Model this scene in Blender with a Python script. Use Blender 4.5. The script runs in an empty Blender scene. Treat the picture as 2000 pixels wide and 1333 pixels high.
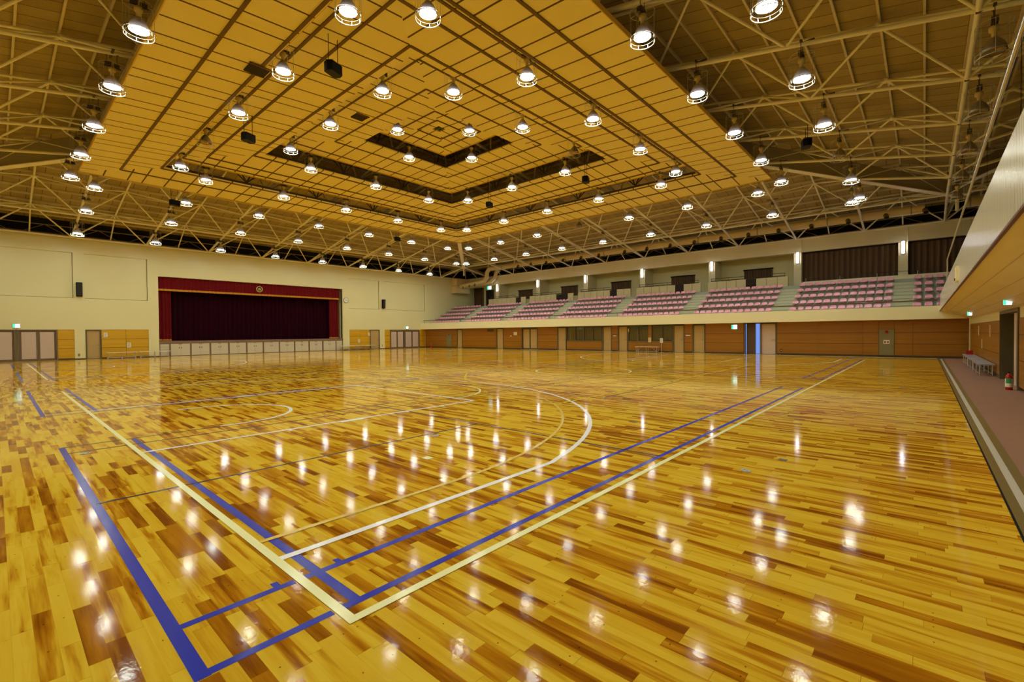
import bpy, math, random
from mathutils import Vector, Matrix
random.seed(7)
S = bpy.context.scene
COL = S.collection
# ------------------------------------------------------------------ camera, world, exposure
cam_d = bpy.data.cameras.new('camera'); cam = bpy.data.objects.new('camera', cam_d); COL.objects.link(cam)
cam_d.sensor_width = 36.0; cam_d.lens = 902.47 * 36 / 2000; cam_d.clip_start = 0.05; cam_d.clip_end = 300
yaw, pit, rol = 0.728554548, -0.0162172884, -0.00878249724
cy_, sy_, cp_, sp_ = math.cos(yaw), math.sin(yaw), math.cos(pit), math.sin(pit)
f_ = Vector((cy_ * cp_, sy_ * cp_, sp_)); r_ = Vector((sy_, -cy_, 0)); d_ = r_.cross(f_)
cr_, sr_ = math.cos(rol), math.sin(rol)
rr_ = cr_ * r_ + sr_ * d_; uu_ = -sr_ * r_ + cr_ * d_
M = Matrix.Identity(4)
for i in range(3):
    M[i][0], M[i][1], M[i][2] = rr_[i], uu_[i], -f_[i]
M[0][3], M[1][3], M[2][3] = -1.21341780, -2.21062472, 1.45089800
cam.matrix_world = M
S.camera = cam
w = bpy.data.worlds.new('world'); S.world = w; w.use_nodes = True
w.node_tree.nodes['Background'].inputs[0].default_value = (0.6, 0.75, 1, 1)
w.node_tree.nodes['Background'].inputs[1].default_value = 0.02
vs = S.view_settings
vs.view_transform = 'Standard'; vs.look = 'None'; vs.exposure = 0.25; vs.gamma = 1.0; vs.use_curve_mapping = False
LAMP_POWER = 95.0
LAMP_RGB = (0.95, 1.0, 0.86)
try:
    c = S.cycles
    c.max_bounces = 8; c.diffuse_bounces = 5; c.glossy_bounces = 3; c.transmission_bounces = 4; c.transparent_max_bounces = 8
    c.caustics_reflective = False; c.caustics_refractive = False; c.sample_clamp_indirect = 6.0
    c.use_denoising = True; c.use_light_tree = True
except Exception:
    pass

# ------------------------------------------------------------------ helpers
def lin(c):
    return tuple(((x / 255) / 12.92 if x / 255 <= 0.04045 else ((x / 255 + 0.055) / 1.055) ** 2.4) for x in c)

RZ = [0.0]
class MB:
    def __init__(s): s.v = []; s.f = []; s.sm = []
    def add(s, vs, fs, smooth=False):
        o = len(s.v); s.v += [tuple(p) for p in vs]
        for f in fs: s.f.append([i + o for i in f]); s.sm.append(smooth)
        return s
    def box(s, x0, x1, y0, y1, z0, z1):
        v = [(x, y, z) for z in (z0, z1) for y in (y0, y1) for x in (x0, x1)]
        return s.add(v, [(0, 2, 3, 1), (4, 5, 7, 6), (0, 1, 5, 4), (2, 6, 7, 3), (0, 4, 6, 2), (1, 3, 7, 5)])
    def tube(s, pts, r, n=8, closed=False, caps=True):
        pts = [Vector(p) for p in pts]; m = len(pts); rings = []
        rs = r if isinstance(r, (list, tuple)) else [r] * m
        up0 = None
        for i, p in enumerate(pts):
            if closed: t = (pts[(i + 1) % m] - pts[i - 1]).normalized()
            elif i == 0: t = (pts[1] - p).normalized()
            elif i == m - 1: t = (p - pts[i - 1]).normalized()
            else: t = ((pts[i + 1] - p).normalized() + (p - pts[i - 1]).normalized()).normalized()
            ref = Vector((0, 0, 1)) if abs(t.z) < 0.9 else Vector((1, 0, 0))
            if up0 is not None:
                ref = up0
            a = t.cross(ref)
            if a.length < 1e-5: a = t.cross(Vector((0, 1, 0)))
            a.normalize(); b = a.cross(t).normalized(); up0 = b
            rings.append([p + rs[i] * (math.cos(2 * math.pi * k / n) * a + math.sin(2 * math.pi * k / n) * b) for k in range(n)])
        vs_ = [q for R in rings for q in R]; fs = []
        for i in range(m if closed else m - 1):
            j = (i + 1) % m
            for k in range(n):
                l = (k + 1) % n
                fs.append((i * n + k, j * n + k, j * n + l, i * n + l))
        s.add(vs_, fs, True)
        if caps and not closed:
            s.add(rings[0], [tuple(range(n))]); s.add(rings[-1], [tuple(reversed(range(n)))])
        return s
    def lathe(s, prof, n=20, c=(0, 0, 0), smooth=True):
        vs_ = []; fs = []; m = len(prof)
        for r, z in prof:
            for k in range(n):
                a = 2 * math.pi * k / n; vs_.append((c[0] + r * math.cos(a), c[1] + r * math.sin(a), c[2] + z))
        for i in range(m - 1):
            for k in range(n):
                l = (k + 1) % n; fs.append((i * n + k, i * n + l, (i + 1) * n + l, (i + 1) * n + k))
        return s.add(vs_, fs, smooth)
    def prism(s, poly, axis, a0, a1):
        """poly: 2-D outline in the two other axes (in order), pulled along AXIS."""
        def P(p, t):
            q = list(p); q.insert(axis, t); return tuple(q)
        n = len(poly); vs_ = [P(p, a0) for p in poly] + [P(p, a1) for p in poly]
        fs = [tuple(range(n)), tuple(reversed(range(n, 2 * n)))]
        fs += [(i, i + n, (i + 1) % n + n, (i + 1) % n) for i in range(n)]
        return s.add(vs_, fs)
    def ribbon(s, pts, wd, z=0.002):
        """flat painted line of width wd along 2-D points"""
        pts = [Vector((p[0], p[1])) for p in pts]; L = []; R = []; m = len(pts)
        for i, p in enumerate(pts):
            t = (pts[min(i + 1, m - 1)] - pts[max(i - 1, 0)]).normalized(); nn = Vector((-t.y, t.x)) * wd / 2
            L.append(p + nn); R.append(p - nn)
        RZ[0] += 0.00003
        vs_ = [(p.x, p.y, 0.001 + RZ[0]) for p in L] + [(p.x, p.y, 0.001 + RZ[0]) for p in R]
        return s.add(vs_, [(i, i + m, i + 1 + m, i + 1) for i in range(m - 1)])
    def mesh(s, name, mat):
        me = bpy.data.meshes.new(name); me.from_pydata(s.v, [], s.f); me.update()
        import bmesh
        bm = bmesh.new(); bm.from_mesh(me); bmesh.ops.recalc_face_normals(bm, faces=bm.faces[:]); bm.to_mesh(me); bm.free()
        if any(s.sm): me.polygons.foreach_set('use_smooth', s.sm)
        if mat: me.materials.append(mat)
        return me
    def build(s, name, mat, parent=None, loc=None):
        return link(name, s.mesh(name, mat), parent, loc)

def link(name, data, parent=None, loc=None):
    o = bpy.data.objects.new(name, data); COL.objects.link(o)
    if parent: o.parent = parent
    if loc: o.location = loc
    return o

def tag(o, label=None, cat=None, group=None, kind=None):
    if label: o['label'] = label
    if cat: o['category'] = cat
    if group: o['group'] = group
    if kind: o['kind'] = kind
    return o

def thing(name, label, cat, loc=(0, 0, 0), rotz=0.0, group=None, kind=None):
    o = bpy.data.objects.new(name, None); COL.objects.link(o); o.location = loc; o.rotation_euler = (0, 0, rotz); o.empty_display_size = 0.1
    return tag(o, label, cat, group, kind)

def struct(name, label, mb, mat, parent=None):
    o = mb.build(name, mat, parent)
    if parent is None: tag(o, label, None, None, 'structure')
    return o

def copy_tree(root, loc, rotz=0.0, label=None, group=None):
    r = root.copy(); COL.objects.link(r); r.location = loc; r.rotation_euler = (0, 0, rotz)
    if label: r['label'] = label
    if group: r['group'] = group
    for ch in list(root.children):
        c2 = ch.copy(); COL.objects.link(c2); c2.parent = r
        for g in list(ch.children):
            d = g.copy(); COL.objects.link(d); d.parent = c2
    return r

ORD = ['zeroth', 'first', 'second', 'third', 'fourth', 'fifth', 'sixth', 'seventh', 'eighth', 'ninth', 'tenth', 'eleventh', 'twelfth', 'thirteenth']

# ------------------------------------------------------------------ materials
class NG:
    def __init__(s, m): s.t = m.node_tree; s.N = s.t.nodes; s.L = s.t.links
    def n(s, typ, **kw):
        x = s.N.new(typ)
        for k, v in kw.items(): setattr(x, k, v)
        return x
    def put(s, sock, v):
        if hasattr(v, 'is_output') or isinstance(v, bpy.types.NodeSocket): s.L.new(v, sock)
        else: sock.default_value = v
    def m(s, op, a, b=0.0, c=0.0):
        x = s.n('ShaderNodeMath', operation=op); s.put(x.inputs[0], a); s.put(x.inputs[1], b); s.put(x.inputs[2], c); return x.outputs[0]
    def mix(s, f, a, b):
        x = s.n('ShaderNodeMix', data_type='RGBA'); s.put(x.inputs[0], f); s.put(x.inputs[6], a); s.put(x.inputs[7], b); return x.outputs[2]
    def obj(s):
        x = s.n('ShaderNodeTexCoord'); y = s.n('ShaderNodeSeparateXYZ'); s.L.new(x.outputs['Object'], y.inputs[0]); return x.outputs['Object'], y.outputs[0], y.outputs[1], y.outputs[2]
    def vec(s, a, b, c):
        x = s.n('ShaderNodeCombineXYZ'); s.put(x.inputs[0], a); s.put(x.inputs[1], b); s.put(x.inputs[2], c); return x.outputs[0]
    def noise(s, v, scale, detail=2.0, rough=0.5):
        x = s.n('ShaderNodeTexNoise'); s.put(x.inputs['Vector'], v); x.inputs['Scale'].default_value = scale; x.inputs['Detail'].default_value = detail; x.inputs['Roughness'].default_value = rough; return x.outputs['Fac']
    def white(s, v):
        x = s.n('ShaderNodeTexWhiteNoise', noise_dimensions='3D'); s.put(x.inputs['Vector'], v); return x.outputs['Value'], x.outputs['Color']
    def ramp(s, f, stops):
        x = s.n('ShaderNodeValToRGB'); s.put(x.inputs[0], f); e = x.color_ramp.elements
        while len(e) < len(stops): e.new(0.5)
        for k, (p, c) in enumerate(stops): e[k].position = p; e[k].color = (*c, 1)
        return x.outputs[0]
    def bump(s, h, st, dist=0.01):
        x = s.n('ShaderNodeBump'); s.put(x.inputs['Height'], h); x.inputs['Strength'].default_value = st; x.inputs['Distance'].default_value = dist; return x.outputs[0]
    def line(s, x, period, width, phase=0.0):
        """1 on a line of WIDTH repeated every PERIOD"""
        a = s.m('FRACT', s.m('DIVIDE', s.m('ADD', x, phase), period)); return s.m('LESS_THAN', a, width / period)

def mat(name, rgb, rough=0.6, metal=0.0, var=0.0, vscale=3.0, spec=0.5, bump=0.0):
    m = bpy.data.materials.new(name); m.use_nodes = True
    b = m.node_tree.nodes['Principled BSDF']; g = NG(m)
    c = (*lin(rgb), 1)
    b.inputs['Roughness'].default_value = rough; b.inputs['Metallic'].default_value = metal; b.inputs['Specular IOR Level'].default_value = spec
    if var > 0:
        o, x, y, z = g.obj(); nz = g.noise(o, vscale, 4)
        dark = tuple(v * (1 - var) for v in c[:3]) + (1,); lite = tuple(min(1, v * (1 + var)) for v in c[:3]) + (1,)
        g.L.new(g.mix(nz, dark, lite), b.inputs['Base Color'])
        if bump: g.L.new(g.bump(nz, bump), b.inputs['Normal'])
    else: b.inputs['Base Color'].default_value = c
    return m

def emit(name, rgb, strength, lin_in=False):
    m = bpy.data.materials.new(name); m.use_nodes = True; b = m.node_tree.nodes['Principled BSDF']
    c = (*(rgb if lin_in else lin(rgb)), 1)
    b.inputs['Base Color'].default_value = (0.02, 0.02, 0.02, 1); b.inputs['Emission Color'].default_value = c; b.inputs['Emission Strength'].default_value = strength
    return m

# floor: narrow boards that run along Y, random lengths, lacquered
def floor_mat():
    m = bpy.data.materials.new('lacquered_maple_boards'); m.use_nodes = True; g = NG(m); b = m.node_tree.nodes['Principled BSDF']
    o, x, y, z = g.obj()
    W = 0.074
    row = g.m('FLOOR', g.m('DIVIDE', x, W)); fx = g.m('FRACT', g.m('DIVIDE', x, W))
    off, _ = g.white(g.vec(row, 3.7, 0.0)); s = g.m('ADD', g.m('DIVIDE', y, 1.15), g.m('MULTIPLY', off, 7.0))
    cell = g.m('FLOOR', s); fs = g.m('FRACT', s)
    r1, _ = g.white(g.vec(row, cell, 1.0)); split = g.m('ADD', 0.25, g.m('MULTIPLY', r1, 0.5))
    half = g.m('GREATER_THAN', fs, split); pid = g.m('ADD', cell, g.m('MULTIPLY', half, 0.5))
    rnd, rc = g.white(g.vec(row, pid, 5.0)); rnd2, _ = g.white(g.vec(row, pid, 9.0))
    # grain: stretched noise that differs from board to board
    gv = g.vec(g.m('ADD', g.m('MULTIPLY', x, 14.0), g.m('MULTIPLY', rnd, 50.0)), g.m('ADD', g.m('MULTIPLY', y, 1.1), g.m('MULTIPLY', rnd2, 30.0)), 0.0)
    big = g.noise(gv, 1.0, 3, 0.55)
    fv = g.vec(g.m('MULTIPLY', x, 160.0), g.m('MULTIPLY', y, 5.0), rnd)
    fine = g.noise(fv, 1.0, 2, 0.6)
    heart = g.m('MULTIPLY', g.m('SUBTRACT', big, 0.48), g.m('ADD', 0.4, g.m('MULTIPLY', rnd2, 3.0)))
    dark = g.m('ADD', g.m('ADD', g.m('MULTIPLY', g.m('POWER', rnd, 1.6), 0.80), 0.03), heart)
    dark = g.m('ADD', dark, g.m('MULTIPLY', g.m('SUBTRACT', fine, 0.5), 0.16))
    col = g.ramp(dark, [(0.0, lin((232, 194, 58))), (0.30, lin((222, 176, 42))), (0.58, lin((190, 126, 20))), (1.0, lin((134, 74, 10)))])
    # dark joints
    e1 = g.m('LESS_THAN', fx, 0.022)
    d1 = g.m('LESS_THAN', fs, 0.002); d2 = g.m('LESS_THAN', g.m('ABSOLUTE', g.m('SUBTRACT', fs, split)), 0.0013)
    joint = g.m('MINIMUM', 1.0, g.m('ADD', g.m('MULTIPLY', e1, 0.16), g.m('MULTIPLY', g.m('MAXIMUM', d1, d2), 0.4)))
    # plugged screw heads on joist lines
    yy = g.m('ABSOLUTE', g.m('SUBTRACT', g.m('FRACT', g.m('DIVIDE', g.m('ADD', y, 2.25 + 0.305 * 0.5), 0.305)), 0.5))
    q = g.m('ADD', g.m('POWER', g.m('MULTIPLY', yy, 0.305), 2.0), g.m('POWER', g.m('MULTIPLY', g.m('SUBTRACT', fx, 0.5), W), 2.0))
    jl = g.m('FLOOR', g.m('DIVIDE', g.m('ADD', y, 2.25 + 0.1525), 0.305)); rs, _ = g.white(g.vec(row, jl, 2.0))
    dot = g.m('MULTIPLY', g.m('LESS_THAN', q, 0.0042 ** 2), g.m('GREATER_THAN', rs, 0.72))
    joint = g.m('MAXIMUM', joint, g.m('MULTIPLY', dot, 0.8))
    col = g.mix(joint, col, (*lin((60, 34, 6)), 1))
    g.L.new(col, b.inputs['Base Color'])
    b.inputs['Roughness'].default_value = 0.07; b.inputs['IOR'].default_value = 1.13
    # every board lies a hair out of level, with a soft ripple in the lacquer
    wav = g.noise(g.vec(g.m('MULTIPLY', x, 3.0), g.m('MULTIPLY', y, 1.3), 0.0), 1.0, 2)
    cup = g.m('MULTIPLY', g.m('MULTIPLY', fx, g.m('SUBTRACT', 1.0, fx)), 0.10)
    h = g.m('ADD', g.m('ADD', g.m('MULTIPLY', g.m('MULTIPLY', fx, g.m('SUBTRACT', rnd, 0.5)), 0.11), cup), g.m('MULTIPLY', wav, 0.6))
    rip = g.noise(g.vec(g.m('MULTIPLY', x, 38.0), g.m('MULTIPLY', y, 38.0), 0.0), 1.0, 2)
    h = g.m('ADD', h, g.m('MULTIPLY', rip, 0.22))
    g.L.new(g.bump(h, 0.10, 0.01), b.inputs['Normal'])
    return m

def plank_wall_mat(name, base, dark, zlines=(), groove=0.012, axis='x', rough=0.42):
    """varnished veneer with horizontal grain and shadow grooves at the heights in zlines (object z)"""
    m = bpy.data.materials.new(name); m.use_nodes = True; g = NG(m); b = m.node_tree.nodes['Principled BSDF']
    o, x, y, z = g.obj(); al = g.m('ADD', x, y)
    n1 = g.noise(g.vec(g.m('MULTIPLY', al, 0.6), g.m('MULTIPLY', z, 16.0), 0.0), 1.0, 4, 0.6)
    st, _ = g.white(g.vec(g.m('FLOOR', g.m('DIVIDE', z, 0.1)), 1.0, 0.0))
    f = g.m('ADD', g.m('MULTIPLY', g.m('SUBTRACT', n1, 0.3), 0.9), g.m('MULTIPLY', st, 0.25))
    col = g.mix(f, (*lin(base), 1), (*lin(dark), 1))
    ln = g.line(z, 0.1, 0.006)
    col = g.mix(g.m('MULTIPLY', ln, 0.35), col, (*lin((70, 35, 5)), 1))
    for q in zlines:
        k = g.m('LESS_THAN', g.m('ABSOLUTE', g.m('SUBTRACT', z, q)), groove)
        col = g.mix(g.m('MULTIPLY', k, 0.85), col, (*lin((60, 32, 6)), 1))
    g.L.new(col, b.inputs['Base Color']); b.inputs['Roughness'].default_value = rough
    return m

def ceiling_panel_mat():
    """woven yellow acoustic board, thin dark joints at the tile ends (local x along the edge, y outward)"""
    m = bpy.data.materials.new('yellow_acoustic_board'); m.use_nodes = True; g = NG(m); b = m.node_tree.nodes['Principled BSDF']
    o, x, y, z = g.obj()
    P = 2.42
    ph = 2.49 + P * 6
    l = g.m('MAXIMUM', g.m('MAXIMUM', g.line(x, P, 0.06, ph), g.line(x, P, 0.06, ph - 0.92)), g.line(x, P, 0.06, ph - 1.84))
    sx = g.m('SINE', g.m('MULTIPLY', g.m('ADD', x, y), 75.0)); sy = g.m('SINE', g.m('MULTIPLY', g.m('SUBTRACT', x, y), 75.0))
    wv = g.m('MULTIPLY', sx, sy)
    n1 = g.noise(o, 0.7, 3)
    f = g.m('ADD', g.m('MULTIPLY', wv, 0.22), g.m('MULTIPLY', n1, 0.6))
    col = g.mix(f, (*lin((246, 232, 156)), 1), (*lin((230, 210, 128)), 1))
    col = g.mix(l, col, (*lin((92, 66, 20)), 1))
    g.L.new(col, b.inputs['Base Color']); b.inputs['Roughness'].default_value = 0.8
    return m

def deck_mat():
    m = bpy.data.materials.new('wood_wool_roof_board'); m.use_nodes = True; g = NG(m); b = m.node_tree.nodes['Principled BSDF']
    o, x, y, z = g.obj()
    rw = g.m('FLOOR', g.m('DIVIDE', y, 1.92)); xs = g.m('ADD', x, g.m('MULTIPLY', rw, 0.31))
    bid = g.m('FLOOR', g.m('DIVIDE', xs, 0.62)); rnd, _ = g.white(g.vec(rw, bid, 0.0))
    n1 = g.noise(o, 28.0, 5, 0.7); n2 = g.noise(o, 1.2, 3)
    f = g.m('ADD', g.m('MULTIPLY', n1, 0.75), g.m('ADD', g.m('MULTIPLY', rnd, 0.25), g.m('MULTIPLY', n2, 0.2)))
    col = g.mix(f, (*lin((204, 184, 130)), 1), (*lin((138, 120, 74)), 1))
    ln = g.m('MAXIMUM', g.line(xs, 0.62, 0.03), g.line(y, 1.92, 0.03))
    col = g.mix(g.m('MULTIPLY', ln, 0.75), col, (*lin((52, 38, 16)), 1))
    g.L.new(col, b.inputs['Base Color']); b.inputs['Roughness'].default_value = 0.95
    return m

def rib_mat(name, a, bcol, period, rough, axis=0, metal=0.0):
    m = bpy.data.materials.new(name); m.use_nodes = True; g = NG(m); b = m.node_tree.nodes['Principled BSDF']
    o, x, y, z = g.obj(); t = (x, y, z)[axis]
    s = g.m('SINE', g.m('MULTIPLY', t, 2 * math.pi / period)); n1 = g.noise(g.vec(g.m('MULTIPLY', t, 9.0), 0.0, 0.0), 1.0, 3)
    f = g.m('ADD', g.m('MULTIPLY', s, 0.25), n1)
    g.L.new(g.mix(f, (*lin(a), 1), (*lin(bcol), 1)), b.inputs['Base Color'])
    b.inputs['Roughness'].default_value = rough; b.inputs['Metallic'].default_value = metal
    g.L.new(g.bump(s, 0.25, 0.006), b.inputs['Normal'])
    return m

def glass_mat():
    m = bpy.data.materials.new('clear_guard_glass'); m.use_nodes = True; g = NG(m); g.N.clear()
    out = g.n('ShaderNodeOutputMaterial'); tr = g.n('ShaderNodeBsdfTransparent'); gl = g.n('ShaderNodeBsdfGlossy'); fr = g.n('ShaderNodeFresnel'); mx = g.n('ShaderNodeMixShader')
    tr.inputs[0].default_value = (0.80, 0.84, 0.83, 1); gl.inputs['Roughness'].default_value = 0.02; fr.inputs[0].default_value = 1.45
    g.L.new(fr.outputs[0], mx.inputs[0]); g.L.new(tr.outputs[0], mx.inputs[1]); g.L.new(gl.outputs[0], mx.inputs[2]); g.L.new(mx.outputs[0], out.inputs[0])
    return m

FLOOR = floor_mat()
PANEL = ceiling_panel_mat(); DECK = deck_mat()
BATTEN = mat('dark_brown_batten', (104, 76, 24), 0.6)
PANEL_EDGE = mat('yellow_board_edge', (222, 190, 90), 0.7)
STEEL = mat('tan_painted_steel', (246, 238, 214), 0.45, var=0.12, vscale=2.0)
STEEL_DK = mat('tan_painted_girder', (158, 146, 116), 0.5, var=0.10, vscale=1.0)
PURLIN = mat('tan_purlin_steel', (222, 210, 180), 0.55)
WALL = mat('cream_plaster', (230, 224, 172), 0.36, var=0.06, vscale=0.35)
WALL_REC = mat('cream_acoustic_render', (226, 218, 170), 0.75, var=0.07, vscale=0.5)
FASCIA = mat('cream_painted_fascia', (242, 236, 190), 0.45, var=0.03, vscale=0.4)
BEAMC = mat('tan_plaster_beam', (234, 224, 184), 0.6, var=0.10, vscale=0.8)
TRIM_BR = mat('brown_steel_trim', (110, 88, 50), 0.5)
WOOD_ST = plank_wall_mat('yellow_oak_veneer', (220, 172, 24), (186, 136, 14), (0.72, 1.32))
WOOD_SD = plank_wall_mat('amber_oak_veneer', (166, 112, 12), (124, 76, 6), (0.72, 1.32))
SOFFIT = plank_wall_mat('pale_board_soffit', (252, 242, 212), (232, 212, 160))
BASEB = mat('dark_brown_baseboard', (72, 56, 34), 0.5)
DOOR_FR = mat('brown_grey_door_frame', (118, 98, 74), 0.45)
DOOR_LF = mat('pale_lilac_door_leaf', (206, 186, 172), 0.5, var=0.04)
DOOR_TAN = mat('tan_door_leaf', (186, 158, 100), 0.5, var=0.05)
DOOR_GRN = mat('grey_green_door_frame', (98, 88, 56), 0.5)
CHROME = mat('brushed_chrome', (200, 200, 200), 0.25, 1.0)
BLACK = mat('black_enamel', (16, 15, 15), 0.7, spec=0.15)
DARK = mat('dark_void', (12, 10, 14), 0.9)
DARKBR = mat('dark_interior', (40, 32, 24), 0.9)
RED = mat('crimson_velvet', (108, 14, 20), 0.95, var=0.15, vscale=5, spec=0.2)
RED_DK = mat('deep_maroon_velvet', (40, 2, 18), 1.0, var=0.3, vscale=1.5, spec=0.1)
GOLD = mat('gold_fringe', (206, 140, 22), 0.6, var=0.2, vscale=30)
CAB = mat('off_white_cabinet_door', (206, 198, 172), 0.45)
CAB_FR = mat('brown_grey_cabinet_post', (132, 104, 84), 0.5)
SEAT = mat('pink_moulded_plastic', (240, 170, 194), 0.28)
CONC = mat('grey_green_concrete', (160, 166, 154), 0.7, var=0.10, vscale=2)
STEP = mat('pale_green_step', (192, 194, 164), 0.7, var=0.06, vscale=2)
CURT_BR = rib_mat('brown_pleated_curtain', (116, 88, 62), (72, 54, 38), 0.16, 0.9, 1)
RAILM = mat('brown_painted_rail', (104, 62, 22), 0.4)
RAIL_DK = mat('dark_brown_rail', (58, 42, 28), 0.5)
WHITE = mat('white_line_paint', (255, 255, 255), 0.15, spec=0.18)
CREAM = mat('cream_line_paint', (255, 253, 190), 0.15, spec=0.18)
YELLOW = mat('yellow_line_paint', (244, 212, 40), 0.15, spec=0.18)
BLUE = mat('navy_line_paint', (12, 40, 186), 0.2, spec=0.18)
BLUE_T = mat('thin_dark_line_paint', (34, 34, 62), 0.15, spec=0.18)
RUBBER = mat('red_brown_rubber', (146, 108, 88), 0.6, var=0.10, vscale=6)
STRIP = mat('olive_stone_strip', (112, 100, 60), 0.3, var=0.1, vscale=4)
STRIP_W = mat('pale_grey_strip', (196, 194, 182), 0.4)
PAPER = mat('white_paper', (236, 232, 214), 0.7)
PRINT = mat('grey_print', (120, 116, 108), 0.7)
ALU = mat('silver_aluminium', (206, 206, 206), 0.3, 0.8)
BENCH_W = mat('white_bench_board', (226, 216, 206), 0.4)
BENCH_B = mat('blue_grey_bench_board', (150, 152, 166), 0.4)
DUCT = mat('tan_painted_duct', (232, 212, 160), 0.4, var=0.08, vscale=1.5)
NOZ = mat('olive_duct_nozzle', (128, 104, 56), 0.5)
NOZ_IN = mat('dark_nozzle_mouth', (34, 26, 14), 0.8)
RIB = rib_mat('ribbed_pale_metal', (244, 242, 222), (214, 212, 188), 0.09, 0.2, 0)
GLASS = glass_mat()
HYD = mat('grey_green_steel_cabinet', (132, 124, 84), 0.45)
ALARM = mat('red_alarm_lens', (196, 20, 16), 0.25)
EXT_RED = mat('red_extinguisher_paint', (176, 16, 14), 0.25)
GREENL = mat('green_label', (70, 160, 96), 0.5)
LENS = emit('lit_lamp_lens', LAMP_RGB, LAMP_POWER, True)
LENS_OFF = mat('unlit_amber_reflector', (190, 150, 60), 0.2, 0.6)
TUBE_ON = emit('lit_fluorescent_tube', (0.92, 0.90, 1.0), 13.0, True)
EXIT_W = emit('lit_exit_white', (0.75, 1.0, 0.9), 3.0, True)
EXIT_G = emit('lit_exit_green', (0.02, 0.55, 0.28), 2.0, True)
DAY = emit('daylight_behind_glass', (0.22, 0.38, 1.0), 0.7, True)
def bell_mat():
    m = bpy.data.materials.new('translucent_glowing_bell'); m.use_nodes = True; g = NG(m); b = m.node_tree.nodes['Principled BSDF']
    o, x, y, z = g.obj()
    b.inputs['Base Color'].default_value = (*lin((190, 184, 170)), 1); b.inputs['Roughness'].default_value = 0.3
    b.inputs['Emission Color'].default_value = (0.86, 0.80, 1.0, 1)
    g.L.new(g.m('MULTIPLY', g.m('POWER', g.m('MAXIMUM', 0.0, g.m('SUBTRACT', 1.0, g.m('DIVIDE', z, 0.30))), 4.0), 0.3), b.inputs['Emission Strength'])  # faint glow painted into the bell, strongest at the rim
    return m
BELL = bell_mat(); BELL_OFF = mat('aluminium_bell_reflector', (150, 140, 116), 0.35, 0.6)
CAGE = mat('galvanised_wire_cage', (206, 204, 190), 0.35, 0.5)
BALLAST = mat('dark_ballast_box', (74, 62, 44), 0.5)
SOCKET = mat('cream_lamp_socket', (206, 182, 110), 0.5)
METALPLATE = mat('worn_metal_floor_plate', (160, 160, 160), 0.35, 0.6)

# ------------------------------------------------------------------ key sizes
VS, US, VG = 39.4, 30.88, -3.87          # stage wall, stand wall, gallery wall
UF = 30.3                                 # stand fascia
UB, VB = -9.5, -10.5                      # walls behind the camera and behind the gallery
CX, CY, BAY = 13.8, 16.1, 3.84            # roof grid
def zb(h): return 7.95 + 0.195 * (23.1 - h)

# ------------------------------------------------------------------ floor
fl = struct('floor', 'glossy yellow wooden sports floor', MB().box(UB, US + 0.2, -2.72, VS + 0.2, -0.2, 0.0), FLOOR)
# painted lines (surface markings of the floor)
def arc(cx, cy, r, a0, a1, n=40): return [(cx + r * math.cos(math.radians(a0 + (a1 - a0) * i / n)), cy + r * math.sin(math.radians(a0 + (a1 - a0) * i / n))) for i in range(n + 1)]
def rect(mb, u0, u1, v0, v1, wd):
    mb.ribbon([(u0 - wd / 2, v0), (u1 + wd / 2, v0)], wd); mb.ribbon([(u0 - wd / 2, v1), (u1 + wd / 2, v1)], wd)
    mb.ribbon([(u0, v0 + wd / 2), (u0, v1 - wd / 2)], wd); mb.ribbon([(u1, v0 + wd / 2), (u1, v1 - wd / 2)], wd)
def badminton(u0, v0, first=False):
    b = MB(); L = 13.15; wn, wt = 0.05, 0.042
    bw = 0.062
    if first:
        b.ribbon([(u0, v0 - 0.03), (u0, v0 + 6.13)], 0.062)
        b.ribbon([(u0 + 0.73, v0 - 0.02), (u0 + 0.73, v0 + 6.08)], 0.062)
        for vv in (v0 + 0.0, v0 + 0.46):
            b.ribbon([(u0, vv), (-0.06, vv)], 0.05); b.ribbon([(0.0, vv), (u0 + L, vv)], 0.055)
        b.ribbon([(-0.17, v0 + 0.51), (-0.13, v0 + 0.51)], 0.06); b.ribbon([(0.21, v0 + 0.51), (0.25, v0 + 0.51)], 0.06)
    else:
        b.ribbon([(u0, v0), (u0, v0 + 6.1)], bw); b.ribbon([(u0 + 0.74, v0 + 0.0), (u0 + 0.74, v0 + 6.1)], bw)
        for vv in (v0 + 0.0, v0 + 0.46): b.ribbon([(u0, vv), (u0 + L, vv)], wn)
    t = MB()
    for vv in (v0 + 5.66, v0 + 6.13): t.ribbon([(u0, vv), (u0 + L, vv)], 0.045)
    for uu in (u0 + 4.6, u0 + 8.56): t.ribbon([(uu, v0), (uu, v0 + 6.13)], 0.042)
    t.ribbon([(u0, v0 + 3.06), (u0 + 4.6, v0 + 3.06)], 0.04); t.ribbon([(u0 + 8.56, v0 + 3.06), (u0 + L, v0 + 3.06)], 0.04)
    t.ribbon([(u0 + L, v0), (u0 + L, v0 + 6.13)], 0.04); t.ribbon([(u0 + L - 0.74, v0), (u0 + L - 0.74, v0 + 6.13)], 0.04)
    for q, mt in ((b, BLUE), (t, BLUE_T)):
        q.build('badminton_marking', mt, fl)['label'] = 'navy blue badminton court lines' if mt is BLUE else 'thin dark badminton court lines'
for k, (u0, v0) in enumerate(((-0.65, 0.09), (15.13, 0.09), (-0.64, 9.82), (15.13, 9.82), (-0.62, 19.95), (15.13, 19.95), (-0.62, 29.6))):
    badminton(u0, v0, k == 0)

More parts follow.
